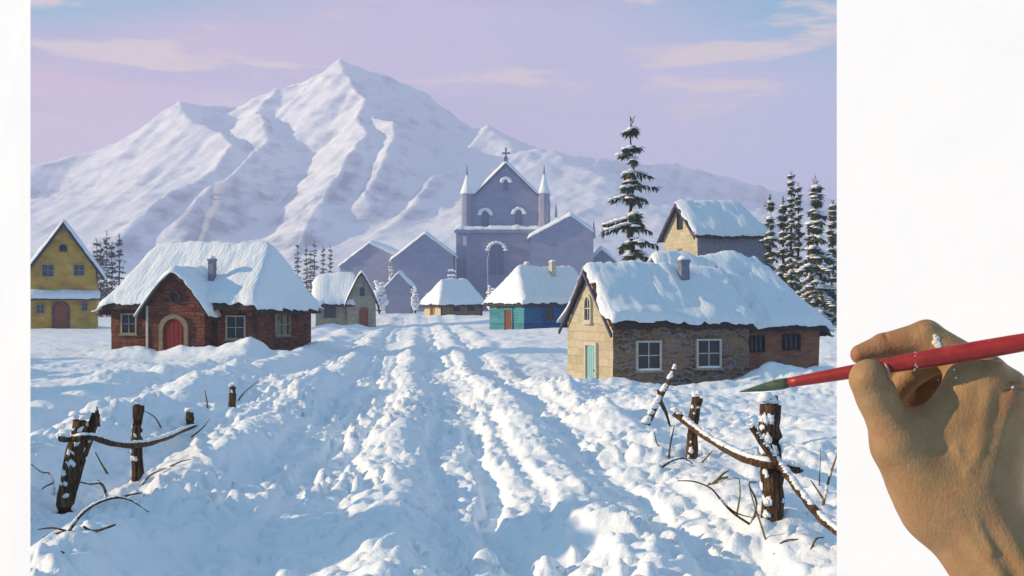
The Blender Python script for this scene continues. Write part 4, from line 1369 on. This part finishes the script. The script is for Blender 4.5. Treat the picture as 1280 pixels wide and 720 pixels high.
# ------------------------------------------------------------------ fences
def snow_along(mb, pts, rad, w=1.0, seed=0, keep=0.75, h=0.5, step=0.04):
    """lumpy ridge of snow lying on a bough or rail, in broken runs"""
    r_ = random.Random(seed)
    pts = [Vector(p) for p in pts]
    on = True; run = 0
    for a, b, ra, rb in zip(pts[:-1], pts[1:], rad[:-1], rad[1:]):
        n = max(1, int(math.ceil((b - a).length / step)))
        for i in range(n):
            run -= 1
            if run < 0:
                on = r_.random() < keep; run = r_.randint(3, 9) if on else r_.randint(1, 4)
            if not on: continue
            q = i / n
            rr = (ra + (rb - ra) * q) * w * r_.uniform(0.8, 1.25)
            p = a.lerp(b, q) + Vector((r_.uniform(-0.2, 0.2) * rr, r_.uniform(-0.2, 0.2) * rr, (ra + (rb - ra) * q) * 0.72))
            mb.blob(p, (max(rr, step * 0.8), rr * 1.05, rr * h), seed=r_.randint(0, 99999), rough=0.2, seg=7, rings=4, half=True)


def dense(pts, n):
    """smooth chain through points"""
    pts = [Vector(p) for p in pts]
    out = []
    m = len(pts) - 1
    for i in range(n + 1):
        u = i / n * m
        j = min(int(u), m - 1); f = u - j
        p0 = pts[max(j - 1, 0)]; p1 = pts[j]; p2 = pts[j + 1]; p3 = pts[min(j + 2, m)]
        out.append(0.5 * ((2 * p1) + (p2 - p0) * f + (2 * p0 - 5 * p1 + 4 * p2 - p3) * f * f + (3 * p1 - p0 - 3 * p2 + p3) * f ** 3))
    return out


def log_(mb, pts, r0, r1, seed, n=14, jit=0.10, sides=9, taper_end=False):
    pp = dense(pts, n)
    rad = [r0 + (r1 - r0) * i / n for i in range(n + 1)]
    r_ = random.Random(seed)
    rad = [q * (1 + 0.10 * r_.uniform(-1, 1)) for q in rad]
    if taper_end:
        rad[-1] *= 0.25; rad[-2] *= 0.7
    mb.tube(pp, rad, sides, jit=jit, seed=seed)
    return pp, rad


def rel(pts, o):
    return [Vector(p) - o for p in pts]


def post(parent, o, pts, r0, r1, seed, snow_top=True, patches=4, name='post'):
    mb = MB()
    pp, rad = log_(mb, rel(pts, o), r0, r1, seed)
    # splintered head
    r_ = random.Random(seed + 5)
    top = pp[-1]
    for i in range(4):
        a = r_.random() * 6.28
        c = top + Vector((math.cos(a), math.sin(a), 0)) * r1 * 0.45
        mb.tube([c - Vector((0, 0, 0.15)), c + Vector((r_.uniform(-0.02, 0.02), 0, r_.uniform(0.02, 0.10)))], [r1 * 0.42, r1 * 0.12], 5, jit=0.2, seed=seed + i)
    p = mb.build(name, M_BARK, parent, smooth=False)
    ms = MB()
    if snow_top:
        for i in range(5):
            ms.blob(top + Vector((r_.uniform(-0.6, 0.6) * r1, r_.uniform(-0.6, 0.6) * r1, 0.03 + 0.01 * i)), (r1 * r_.uniform(0.6, 0.9), r1 * r_.uniform(0.6, 0.9), r1 * 0.5), seed=seed + i, half=True, rough=0.25)
    for i in range(patches * 3):
        q = r_.uniform(0.2, 0.97)
        j = int(q * (len(pp) - 1))
        an = r_.choice((-2.6, -2.2, -1.7, -2.9, -1.2, -0.4)) + r_.uniform(-0.3, 0.3)
        nd = Vector((math.cos(an), math.sin(an), 0))
        c = pp[j] + nd * rad[j] * 0.97
        w_, h_ = rad[j] * r_.uniform(0.18, 0.42), rad[j] * r_.uniform(0.15, 0.55)
        b2 = MB(); b2.blob((0, 0, 0), (w_, rad[j] * 0.13, h_), seed=seed + 50 + i, rough=0.5, seg=9, rings=6)
        M_ = Matrix.Rotation(an + math.pi / 2, 3, 'Z') @ Matrix.Rotation(r_.uniform(-0.7, 0.7), 3, 'Y')
        ms.add([M_ @ Vector(p) + c for p in b2.v], b2.f)
    # drift at the foot
    foot = Vector(pts[0]) - o
    ms.blob(foot + Vector((0, -0.03, 0.0)), (r0 * 3.2, r0 * 2.8, 0.16), seed=seed + 3, half=True, rough=0.25)
    ms.build('post_snow', M_CAPSNOW, p, smooth=True)
    return p


def rail(parent, o, pts, r0, r1, seed, keep=0.8, n=26, name='rail'):
    mb = MB()
    pp, rad = log_(mb, rel(pts, o), r0, r1, seed, n=n, jit=0.14, sides=8, taper_end=True)
    rl = mb.build(name, M_BARK, parent, smooth=False)
    ms = MB(); snow_along(ms, pp, rad, 0.95, seed, keep, 0.62)
    ms.build('rail_snow', M_CAPSNOW, rl, smooth=True)
    return rl


def up(px, py, base):
    """a point at the same distance as base, at a pixel"""
    return P(px, py, base.y)


# fence at the west verge
A = hit(80, 641); B = hit(172, 594); Cc = hit(238, 536); D = hit(290, 507)
fl_ = thing('wooden_fence', tuple(A), 0, 'broken wooden fence with split leaning post on the snow below the brown cottage', 'fence', 'broken fences beside the track')
o = A.copy()
def dn(p, k=0.35):
    return p - Vector((0, 0, k))
k1 = A.y / F
post(fl_, o, [dn(A), A, up(87, 590, A), up(97, 548, A), up(101, 526, A)], 9.5 * k1, 9.5 * k1, 5, patches=7)
A2 = A + Vector((0.10, 0.10, 0))
post(fl_, o, [dn(A2), up(86, 636, A2), up(98, 585, A2), up(112, 545, A2), up(120, 517, A2)], 6.5 * k1, 6.0 * k1, 8, snow_top=False, patches=2)
k2 = B.y / F
post(fl_, o, [dn(B), B, up(171, 550, B), up(173, 507, B)], 7.5 * k2, 7.0 * k2, 11, patches=6)
k3 = Cc.y / F
post(fl_, o, [dn(Cc), Cc, up(237, 516, Cc)], 5.5 * k3, 5.0 * k3, 14, patches=2)
yA = A.y - 0.2; yB = B.y - 0.18
rail(fl_, o, [P(74, 547, yA), P(90, 549, yA), P(112, 546, yA), P(140, 554, (yA + yB) / 2), P(172, 556, yB), P(203, 549, yB + 1.4), P(228, 538, Cc.y - 1.4), P(247, 531, Cc.y - 0.25)], 4.2 * k1, 2.6 * k3, 17)
ps = thing('fence_post', tuple(D), 0, 'lone short post stub on the snow bank, farthest up the track by the brown cottage', 'post')
k4 = D.y / F
post(ps, D, [dn(D), D, up(291, 484, D)], 5.2 * k4, 4.4 * k4, 23, patches=1)

# fence at the east verge
E = hit(966, 649); G = hit(865, 573); Hh = hit(808, 532)
fr_ = thing('wooden_fence', tuple(E), 0, 'broken wooden fence with thick snowy post and crossed rails under the paintbrush tip', 'fence', 'broken fences beside the track')
o = E.copy(); kE = E.y / F; kG = G.y / F
post(fr_, o, [dn(E), E, up(965, 590, E), up(962, 540, E), up(963, 506, E)], 15.5 * kE, 13.5 * kE, 31, patches=9)
post(fr_, o, [dn(G), G, up(866, 530, G), up(872, 497, G)], 7.8 * kG, 6.5 * kG, 34, patches=5)
yE = E.y - 16 * kE; yG = G.y - 10 * kG
rail(fr_, o, [P(843, 516, yG + 0.2), P(862, 531, yG), P(890, 551, yG - 1.2), P(925, 570, yE + 0.9), P(955, 579, yE), P(983, 583, yE - 0.02), P(1004, 589, yE - 0.05)], 4.6 * kG, 5.2 * kE, 37)
rail(fr_, o, [P(940, 534, yE - 0.12), P(957, 560, yE - 0.14), P(978, 585, yE - 0.16), P(1000, 615, yE - 0.4), P(1024, 645, yE - 0.8), P(1052, 668, yE - 1.2), P(1085, 690, yE - 1.6)], 4.2 * kE, 5.4 * kE, 41)


# ------------------------------------------------------------------ bare branches and dry stalks
def twig(px_pts, label, r_px=1.6, snow=0.0, name='dry_stalk', cat='dry stalk', group='dry stalks by the fences', forks=(), base_i=0, mat=None, lean=0.0, seed=1, low=0.03):
    """stalk standing where its foot meets the snow; the other points at the foot's distance (plus a lean towards the back)"""
    ft = hit(*px_pts[base_i])
    k = ft.y / F
    n = len(px_pts)
    pts = []
    for i, q in enumerate(px_pts):
        p = P(q[0], q[1], ft.y + lean * abs(i - base_i) * 0.1)
        pts.append(p - ft)
    pts[base_i].z -= low
    mb = MB()
    pp = dense(pts, 4 * (n - 1))
    m = len(pp) - 1
    rad = [r_px * k * (1 - 0.6 * abs(i / m - base_i / (n - 1))) for i in range(m + 1)]
    mb.tube(pp, rad, 6, jit=0.12, seed=seed)
    for fk in forks:
        q = [P(a[0], a[1], ft.y + 0.02 * i) - ft for i, a in enumerate(fk)]
        qq = dense(q, 3 * (len(q) - 1))
        mb.tube(qq, [r_px * k * 0.75 * (1 - 0.6 * i / (len(qq) - 1)) for i in range(len(qq))], 5, jit=0.12, seed=seed + 1)
    t = mb.build(name, mat or M_TWIG)
    t.location = ft
    tag(t, label, cat, group)
    if snow:
        ms = MB(); snow_along(ms, pp, [r * 1.25 for r in rad], 1.0, seed, snow, 0.7, step=0.018)
        if ms.v:
            ms.build('branch_snow', M_CAPSNOW, t, smooth=True)
    return t


# the forked stick by the mint-door cottage
twig([(808, 530), (818, 512), (828, 492), (838, 473), (844, 457)], 'dark forked stick capped with snow, leaning before the rubble cottage wall', 4.4, 0.35, 'forked_branch', 'branch', None, [[(824, 500), (832, 515), (837, 532)], [(826, 497), (822, 487)]], mat=M_BARK, seed=71)
# west side
twig([(83, 664), (100, 645), (120, 630), (145, 622), (165, 626), (186, 640)], 'arched snowy branch on the snow in front of the split leaning post', 2.3, 0.9, 'bare_branch', 'branch', None, [[(83, 664), (66, 660), (47, 662)], [(83, 664), (60, 670), (53, 672)], [(150, 622), (165, 618), (178, 616)]], mat=M_BARK, seed=72)
twig([(136, 626), (128, 606), (112, 605), (97, 602)], 'crooked twig bending from the split leaning post toward the thin post', 2.0, 0.4, seed=73, forks=[[(128, 606), (122, 600)]])
twig([(39, 580), (52, 590), (62, 592), (68, 605), (66, 618)], 'curved snowy twig at the white wall edge beside the split post', 1.7, 0.6, base_i=4, seed=74, forks=[[(66, 604), (54, 610), (44, 622)]])
twig([(104, 658), (118, 664), (144, 656)], 'flat dark twig lying in the blue shade before the split post', 1.9, 0.0, seed=75, base_i=1, low=0.0, mat=M_BARK)
twig([(80, 692), (66, 686), (58, 684)], 'short dark twig lying nearest the bottom edge by the split post', 1.9, 0.0, seed=76, low=0.0, mat=M_BARK)
twig([(137, 594), (126, 578), (119, 565)], 'thin olive stalk leaning between the split post and thin post', 1.5, 0.0, seed=77)
twig([(203, 536), (194, 522), (181, 514)], 'thin arched stalk hooked over the far end of the broken rail', 1.2, 0.0, seed=78)
twig([(176, 605), (188, 594), (207, 585)], 'olive twig lying at the foot of the thin post', 1.9, 0.2, seed=79)
twig([(238, 545), (252, 536), (262, 524)], 'curved grass blade beside the stub at the end of the rail', 1.3, 0.0, seed=80)
twig([(260, 511), (258, 498), (256, 488)], 'thin upright stalk between the rail end and the lone stub', 1.2, 0.0, seed=81)
twig([(296, 502), (306, 490), (322, 477)], 'pale olive blade bending away from the lone post stub', 1.3, 0.0, seed=82)
twig([(213, 583), (226, 577), (238, 574)], 'short twig lying on the snow past the thin post', 1.4, 0.0, seed=83, low=0.0)
# east side
twig([(836, 573), (838, 556), (843, 532)], 'thin upright stalk just beside the smaller post under the rail', 1.6, 0.0, seed=90, mat=M_BARK)
twig([(835, 559), (822, 556), (818, 541)], 'angular thin twig standing apart from the smaller post', 1.3, 0.0, seed=91)
twig([(825, 583), (840, 576), (855, 573), (866, 580)], 'bent dark twig lying round the foot of the smaller post', 1.7, 0.2, seed=92, mat=M_BARK)
twig([(847, 601), (868, 602), (888, 610), (899, 622), (915, 640), (938, 652)], 'long arched twig trailing over the snow between the two posts', 1.7, 0.2, base_i=5, seed=93, mat=M_BARK, forks=[[(905, 630), (922, 642), (946, 648)]])
twig([(938, 657), (946, 630), (936, 605), (946, 603)], 'tall bent stalk standing against the thick post', 1.7, 0.0, seed=94, mat=M_BARK)
twig([(958, 673), (950, 652), (941, 625), (936, 606)], 'olive stalk with leaning tip in front of the thick post', 1.5, 0.0, seed=95)
twig([(920, 645), (925, 618), (924, 598)], 'short upright stalk between the trailing twig and the thick post', 1.4, 0.0, seed=96, forks=[[(924, 598), (915, 597)]])
twig([(875, 578), (884, 571), (891, 563)], 'small straight twig leaning away from the smaller post', 1.4, 0.0, seed=97)
twig([(888, 606), (897, 600), (910, 596)], 'tuft of dead grass pressed in the snow under the long rail', 2.6, 0.3, seed=98, forks=[[(890, 606), (905, 606), (914, 604)], [(893, 604), (903, 593), (911, 588)], [(888, 604), (880, 612)]])
twig([(1028, 632), (1036, 600), (1044, 575), (1049, 560)], 'pale curved stalk at the white wall edge beyond the thick post', 2.0, 0.3, seed=99, forks=[[(1030, 625), (1020, 610), (1013, 600)]])
twig([(1024, 606), (1025, 585), (1026, 560)], 'hair thin straight stalk in the snow beyond the thick post', 0.9, 0.0, seed=100)
twig([(1012, 688), (1020, 674), (1030, 672)], 'short dark twig at the bottom corner below the crossed rails', 1.8, 0.2, seed=101, mat=M_BARK)
twig([(975, 680), (985, 675), (1003, 674)], 'flat twig lying on the snow below the thick post', 1.5, 0.0, seed=102, low=0.0, mat=M_BARK)
twig([(967, 692), (979, 698), (990, 696)], 'flat twig lying lowest below the thick post', 1.4, 0.0, seed=103, low=0.0)
twig([(885, 704), (900, 700), (912, 697)], 'pale olive twig lying alone near the bottom edge of the snow', 1.4, 0.0, seed=104, low=0.0)


# ------------------------------------------------------------------ hand and paintbrush
HD = 0.72
PX = HD / F


def hp(x, y, z):
    """pixel x, y and height towards the camera in pixels -> world"""
    return P(x, y, HD - (z + 0.32 * (x - 1100)) * PX)      # the hand is turned a little towards the light


def hand():
    vox = 2.1
    x0, x1, y0, y1, z0, z1 = 1044, 1500, 384, 900, -118, 92
    xs = np.arange(x0, x1, vox, dtype=np.float32); ys = np.arange(y0, y1, vox, dtype=np.float32); zs = np.arange(z0, z1, vox, dtype=np.float32)
    Xg, Yg, Zg = np.meshgrid(xs, ys, zs, indexing='ij')
    D_ = np.full(Xg.shape, 60.0, dtype=np.float32)

    def cone(a, b, ra, rb, fz=1.0):
        """distance to a tapered rod; fz flattens it in depth"""
        ax, ay, az = a; bx, by, bz = b
        vx, vy, vz = bx - ax, by - ay, (bz - az) / fz
        ll = vx * vx + vy * vy + vz * vz
        m = max(ra, rb) + 34
        lo = [min(ax, bx) - m, min(ay, by) - m]; hi = [max(ax, bx) + m, max(ay, by) + m]
        ix = slice(max(0, int((lo[0] - x0) / vox)), max(0, int((hi[0] - x0) / vox) + 1))
        iy = slice(max(0, int((lo[1] - y0) / vox)), max(0, int((hi[1] - y0) / vox) + 1))
        px, py, pz = Xg[ix, iy] - ax, Yg[ix, iy] - ay, (Zg[ix, iy] - az) / fz
        t = np.clip((px * vx + py * vy + pz * vz) / ll, 0, 1)
        d = np.sqrt((px - t * vx) ** 2 + (py - t * vy) ** 2 + (pz - t * vz) ** 2) - (ra + (rb - ra) * t)
        if fz < 1:
            d = d * (0.5 + 0.5 * fz)
        return (ix, iy), d

    def add(a, b, ra, rb, k=10.0, fz=1.0):
        s, d = cone(a, b, ra, rb, fz)
        D = D_[s]
        h = np.clip(0.5 + 0.5 * (D - d) / k, 0, 1)
        D_[s] = D * (1 - h) + d * h - k * h * (1 - h)

    def cut(a, b, ra, rb, k=4.0):
        s, d = cone(a, b, ra, rb)
        D = D_[s]
        h = np.clip(0.5 - 0.5 * (D + d) / k, 0, 1)
        D_[s] = D * (1 - h) - d * h + k * h * (1 - h)

    # forearm and wrist
    add((1500, 1032, -20), (1330, 805, -8), 84, 74, 12, 0.8)
    add((1330, 805, -8), (1206, 640, 0), 74, 60, 26, 0.72)
    # back of the hand
    add((1200, 632, 0), (1226, 478, 2), 48, 30, 26, 0.7)
    add((1212, 636, 2), (1254, 496, -2), 46, 27, 26, 0.7)
    add((1222, 640, -8), (1268, 526, -18), 42, 24, 24, 0.75)
    add((1226, 648, -16), (1252, 566, -36), 42, 25, 24, 0.8)
    add((1165, 595, -2), (1205, 525, -6), 50, 38, 26, 0.6)
    # ball of the thumb, thumb
    add((1168, 630, 6), (1126, 556, 16), 42, 36, 24, 0.85)
    add((1122, 552, 18), (1096, 496, 32), 31, 24, 12)
    add((1096, 496, 32), (1086, 474, 40), 24.5, 25.5, 10)
    # web between thumb and finger
    add((1132, 552, 8), (1196, 520, -2), 34, 28, 20, 0.75)
    add((1196, 524, -4), (1212, 474, -2), 30, 30, 18, 0.8)
    # first finger arching over the brush
    add((1230, 470, -2), (1158, 422, -10), 27, 21, 12)
    add((1158, 421, -10), (1104, 433, -8), 20.5, 16.0, 7)
    add((1104, 433, -8), (1075, 443, -2), 16, 12.5, 5)
    # knuckles of the other fingers, each finger folded behind
    add((1262, 486, -10), (1182, 440, -52), 24, 18, 12)
    add((1182, 440, -52), (1136, 472, -54), 18, 15.5, 4)
    add((1136, 472, -54), (1118, 494, -46), 16, 15, 4)
    add((1106, 474, -62), (1128, 492, -66), 17, 17, 4)
    add((1270, 520, -26), (1204, 474, -90), 22, 18, 10)
    add((1204, 474, -90), (1148, 488, -92), 21, 20, 4)
    add((1148, 488, -92), (1146, 524, -74), 18, 14, 4)
    add((1256, 560, -44), (1228, 520, -98), 19, 14, 9)
    add((1228, 520, -98), (1206, 560, -96), 13.5, 11.5, 4)
    add((1206, 560, -96), (1208, 580, -78), 11.5, 10, 4)
    # knuckle caps and tendons
    add((1240, 466, 14), (1246, 474, 14), 15, 13, 16)
    add((1264, 497, 8), (1268, 503, 6), 15, 13, 15)
    for a, b in (((1236, 492, 20), (1212, 612, 27)), ((1258, 516, 15), (1226, 622, 26)), ((1264, 548, 4), (1240, 640, 20))):
        add(a, b, 6.0, 6.5, 12)
    add((1240, 640, 24), (1292, 730, 44), 7, 8, 18)
    add((1196, 640, 28), (1250, 722, 44), 7, 8, 18)
    # creases: thumb joint, finger joints, the fold of the web
    for c in ((1116, 494, 54, 1104, 500, 58), (1076, 498, 54, 1086, 502, 60)):
        cut(c[:3], c[3:], 1.6, 1.2, 3)
    for c in ((1150, 402, 4, 1166, 400, -4), (1154, 404, 8, 1160, 408, 10), (1106, 417, -2, 1110, 424, 8)):
        cut(c[:3], c[3:], 1.5, 1.2, 3)
    for c in ((1228, 452, 22, 1246, 450, 16), (1232, 458, 25, 1250, 456, 19), (1254, 480, 22, 1274, 478, 14), (1256, 488, 24, 1276, 487, 15), (1148, 408, 6, 1152, 416, 14), (1110, 500, 57, 1122, 508, 50), (1086, 508, 58, 1094, 514, 56)):
        cut(c[:3], c[3:], 1.5, 1.2, 3.5)
    # veins
    vein = [(1196, 560, 27), (1210, 590, 31), (1206, 620, 34), (1222, 655, 40), (1240, 690, 46)]
    for a, b in zip(vein[:-1], vein[1:]):
        add(a, b, 3.2, 3.2, 8)
    vein = [(1236, 540, 24), (1226, 565, 28), (1210, 590, 31)]
    for a, b in zip(vein[:-1], vein[1:]):
        add(a, b, 2.8, 3.0, 8)
    # surface nets
    sg = D_ < 0
    c = sum(sg[i:sg.shape[0] - 1 + i, j:sg.shape[1] - 1 + j, l:sg.shape[2] - 1 + l].astype(np.int8) for i in (0, 1) for j in (0, 1) for l in (0, 1))
    act = (c > 0) & (c < 8)
    ai = np.argwhere(act)
    idm = np.full(act.shape, -1, dtype=np.int64); idm[act] = np.arange(len(ai))
    pos = np.zeros((len(ai), 3)); cnt = np.zeros(len(ai))
    cor = [(i, j, l) for i in (0, 1) for j in (0, 1) for l in (0, 1)]
    for a in cor:
        for b in cor:
            if a < b and sum(abs(p - q) for p, q in zip(a, b)) == 1:
                da = D_[ai[:, 0] + a[0], ai[:, 1] + a[1], ai[:, 2] + a[2]]; db = D_[ai[:, 0] + b[0], ai[:, 1] + b[1], ai[:, 2] + b[2]]
                mk = (da < 0) != (db < 0)
                t = np.where(mk, da / np.where(mk, da - db, 1), 0)[:, None]
                pos += mk[:, None] * (np.array(a) * (1 - t) + np.array(b) * t); cnt += mk
    pos = ai + pos / cnt[:, None]
    faces = []
    for ax in range(3):
        o1, o2 = [(1, 2), (2, 0), (0, 1)][ax]
        sl0 = [slice(0, -1)] * 3; sl1 = [slice(0, -1)] * 3
        sl0[ax] = slice(0, sg.shape[ax] - 1); sl1[ax] = slice(1, sg.shape[ax])
        A0 = sg[tuple(sl0)]; A1 = sg[tuple(sl1)]
        e = np.argwhere(A0 != A1)
        e = e[(e[:, o1] > 0) & (e[:, o2] > 0)]
        fl = A0[e[:, 0], e[:, 1], e[:, 2]]
        u = np.zeros(3, int); u[o1] = 1; v = np.zeros(3, int); v[o2] = 1
        q = np.stack([idm[tuple((e - u - v).T)], idm[tuple((e - v).T)], idm[tuple(e.T)], idm[tuple((e - u).T)]], -1)
        q = np.where(fl[:, None], q, q[:, ::-1])
        faces.append(q)
    faces = np.concatenate(faces)
    faces = faces[(faces >= 0).all(1)]
    gx = x0 + pos[:, 0] * vox; gy = y0 + pos[:, 1] * vox; gzv = z0 + pos[:, 2] * vox
    dd = HD - (gzv + 0.32 * (gx - 1100)) * PX
    co = np.stack([(gx - 640) / F * dd, dd, EYE + (HOR - gy) / F * dd], -1)
    org = hp(1206, 640, 0)
    me = bpy.data.meshes.new('person')
    me.from_pydata((co - np.array(org)).tolist(), [], faces[:, ::-1].tolist())
    bm = bmesh.new(); bm.from_mesh(me)
    bmesh.ops.recalc_face_normals(bm, faces=bm.faces)
    for _ in range(2):
        bmesh.ops.smooth_vert(bm, verts=bm.verts, factor=0.5, use_axis_x=True, use_axis_y=True, use_axis_z=True)
    bm.to_mesh(me); bm.free()
    me.polygons.foreach_set('use_smooth', [True] * len(me.polygons))
    # skin
    m, k, b = new_mat('skin')
    tc = k.n('ShaderNodeTexCoord')
    n1 = k.n('ShaderNodeTexNoise', {'Vector': tc.outputs['Object'], 'Scale': 22.0, 'Detail': 4.0, 'Roughness': 0.6})
    n2 = k.n('ShaderNodeTexNoise', {'Vector': tc.outputs['Object'], 'Scale': 420.0, 'Detail': 4.0, 'Roughness': 0.7})
    vr = k.n('ShaderNodeTexVoronoi', {'Vector': k.n('ShaderNodeMapping', {'Vector': tc.outputs['Object'], 'Scale': (1.0, 1.0, 0.55), 'Rotation': (0, R(30), 0)}).outputs[0], 'Scale': 620.0})
    base = k.ramp(n1.outputs[0], [(0.3, (0.34, 0.20, 0.085)), (0.5, (0.45, 0.275, 0.125)), (0.72, (0.47, 0.24, 0.12))])
    n3 = k.n('ShaderNodeTexNoise', {'Vector': tc.outputs['Object'], 'Scale': 75.0, 'Detail': 6.0, 'Roughness': 0.7})
    base = k.mix(k.ramp(n3.outputs[0], [(0.5, (0, 0, 0)), (0.72, (0.55, 0.55, 0.55))]), base, (0.40, 0.16, 0.085))
    base = k.mix(k.ramp(n3.outputs[0], [(0.28, (0.5, 0.5, 0.5)), (0.44, (0, 0, 0))]), base, (0.50, 0.36, 0.20))
    base = k.mix(k.math('MULTIPLY', n2.outputs[0], 0.5), base, (0.17, 0.09, 0.04))
    # redder at finger tips and knuckles
    red = None
    for (x, y, z, r) in ((1072, 443, 0, 26), (1110, 430, 0, 22), (1150, 510, 0, 16), (1258, 495, 10, 22), (1240, 512, 10, 16), (1110, 464, 40, 12)):
        c3 = hp(x, y, z) - org
        ds = k.n('ShaderNodeVectorMath', {0: tc.outputs['Object'], 1: tuple(c3)}, operation='DISTANCE').outputs['Value']
        f = k.n('ShaderNodeMapRange', {0: ds, 1: 0.0, 2: r * PX * 1.5, 3: 0.8, 4: 0.0}, interpolation_type='SMOOTHSTEP').outputs[0]
        red = f if red is None else k.math('MAXIMUM', red, f)
    base = k.mix(red, base, (0.32, 0.125, 0.06))
    L(k, base, b.inputs['Base Color'])
    b.inputs['Roughness'].default_value = 0.55
    b.inputs['Specular IOR Level'].default_value = 0.3
    b.inputs['Subsurface Weight'].default_value = 0.08
    b.inputs['Subsurface Radius'].default_value = (0.006, 0.003, 0.0015)
    b.inputs['Subsurface Scale'].default_value = 0.6
    hgt = k.math('ADD', k.math('MULTIPLY', vr.outputs['Distance'], 0.7), n2.outputs[0])
    hgt = k.math('ADD', hgt, k.math('MULTIPLY', n1.outputs[0], 2.5))
    bp = k.n('ShaderNodeBump', {'Height': hgt, 'Strength': 0.35, 'Distance': 0.0010})
    L(k, bp.outputs[0], b.inputs['Normal'])
    me.materials.append(m)
    o = bpy.data.objects.new('person', me); COL.objects.link(o)
    o.location = org
    tag(o, 'bare tanned hand and forearm holding a red paintbrush before the white wall', 'person')
    # thumb nail
    mb = MB()
    c = hp(1109, 466, 44) - org
    mb.blob((0, 0, 0), (0.0018, 0.0042, 0.0065), rough=0, seg=14, rings=10)
    mb.v = [tuple(Matrix.Rotation(R(-14), 3, 'Y') @ Vector(p) + c) for p in mb.v]
    mn = mat_plain('nail', (0.42, 0.24, 0.15), 0.3, 0.5)
    mb.build('thumb_nail', mn, o, smooth=True)
    # dried white paint on the knuckle
    bv = bpy.data.objects[o.name]
    from mathutils.bvhtree import BVHTree
    tree = BVHTree.FromPolygons([tuple(v.co) for v in me.vertices], [tuple(p.vertices) for p in me.polygons])
    mb = MB()
    camo = Vector((0, 0, EYE)) - org
    for x, y, r in ((1171, 423, 4.2), (1170, 428, 4.6), (1173, 432, 5.2), (1175, 435, 3.2), (1169, 420, 2.6), (1193, 462, 1.4), (1195, 472, 1.6), (1173, 475, 1.4), (1266, 484, 2.0)):
        q = hp(x, y, 0) - org
        h_, nrm, _, _ = tree.ray_cast(camo, (q - camo).normalized())
        if h_ is None: continue
        rot = nrm.to_track_quat('Z', 'Y').to_matrix()
        b2 = MB(); b2.blob((0, 0, 0), (r * PX, r * PX, 0.0009), seed=int(x), rough=0.25, seg=10, rings=6)
        mb.add([rot @ Vector(p) + h_ for p in b2.v], b2.f)
    mb.build('paint_smear', mat_plain('white_paint_smear', (0.75, 0.73, 0.64), 0.4, 0.4), o, smooth=True)


hand()


def brush():
    a = hp(985, 478.5, 18); e = hp(1430, 402, 62)
    tip = hp(925, 489.5, 12)
    o = a.copy()
    ax = (e - a)
    t = thing('paintbrush', tuple(o), 0, 'red handled paintbrush with green stained bristles held in the hand', 'paintbrush')
    N = 30
    pts = []; rad = []
    for i in range(N + 1):
        q = i / N
        pts.append(ax * q)
        rad.append(PX * (6.3 + 4.6 * min(1, q * 2.2) ** 0.9 - 4.0 * max(0, (q - 0.6) / 0.4) ** 1.5))
    rad[-1] *= 0.4
    mb = MB(); mb.tube(pts, rad, 24)
    m, k, b = new_mat('red_lacquer')
    tc = k.n('ShaderNodeTexCoord')
    n = k.n('ShaderNodeTexNoise', {'Vector': tc.outputs['Object'], 'Scale': 90.0, 'Detail': 6.0, 'Roughness': 0.7})
    L(k, k.ramp(n.outputs[0], [(0.3, (0.20, 0.010, 0.008)), (0.62, (0.36, 0.018, 0.014)), (0.74, (0.42, 0.06, 0.04))]), b.inputs['Base Color'])
    b.inputs['Roughness'].default_value = 0.42
    bp = k.n('ShaderNodeBump', {'Height': n.outputs[0], 'Strength': 0.2, 'Distance': 0.0006}); L(k, bp.outputs[0], b.inputs['Normal'])
    h = mb.build('handle', m, t, smooth=True)
    # paint ring on the handle
    c = ax * ((1158 - 985) / 445.0)
    r_ = random.Random(4)
    mb = MB()
    for i in range(9):
        p = hp(1157 + r_.uniform(-4, 4), 446 + r_.uniform(-10, 8), 0)
        q = (1157 - 985) / 445.0
        cc = ax * q + Vector((r_.uniform(-3, 3) * PX, -10.4 * PX * math.cos(i - 4), 0)) if False else ax * (q + r_.uniform(-0.006, 0.006)) + Vector((0, -math.cos((i - 4) * 0.32), math.sin((i - 4) * 0.32))) * 10.6 * PX
        mb.blob(cc, (1.3 * PX, 1.1 * PX, 1.6 * PX), seed=i, rough=0.4, seg=7, rings=5)
    mb.build('paint_smear', mat_plain('grey_paint_smear', (0.5, 0.42, 0.38), 0.5, 0.4), h, smooth=True)
    # bristles: a bundle coming to a point
    mb = MB()
    d = tip - o
    mb.tube([-d * 0.04, d * 0.12, d * 0.3, d * 0.55, d * 0.8, d], [6.3 * PX, 6.9 * PX, 6.4 * PX, 4.5 * PX, 2.2 * PX, 0.4 * PX], 18, jit=0.05, seed=3)
    for i in range(40):
        a_ = r_.random() * 6.28
        off = Vector((0.12, math.cos(a_), math.sin(a_))) * PX
        mb.tube([off * 5.9, d * 0.3 + off * 6.0, d * 0.6 + off * 4.0, d * (0.92 + 0.1 * r_.random()) + off * 0.6], [0.5 * PX, 0.5 * PX, 0.45 * PX, 0.15 * PX], 4)
    m2 = mat_rough('green_bristle', (0.035, 0.06, 0.045), (0.10, 0.15, 0.10), 160, 0.6, 0.5, 0.0006, (0.5, 1, 2.5))
    mb.build('bristles', m2, t, smooth=True)


brush()
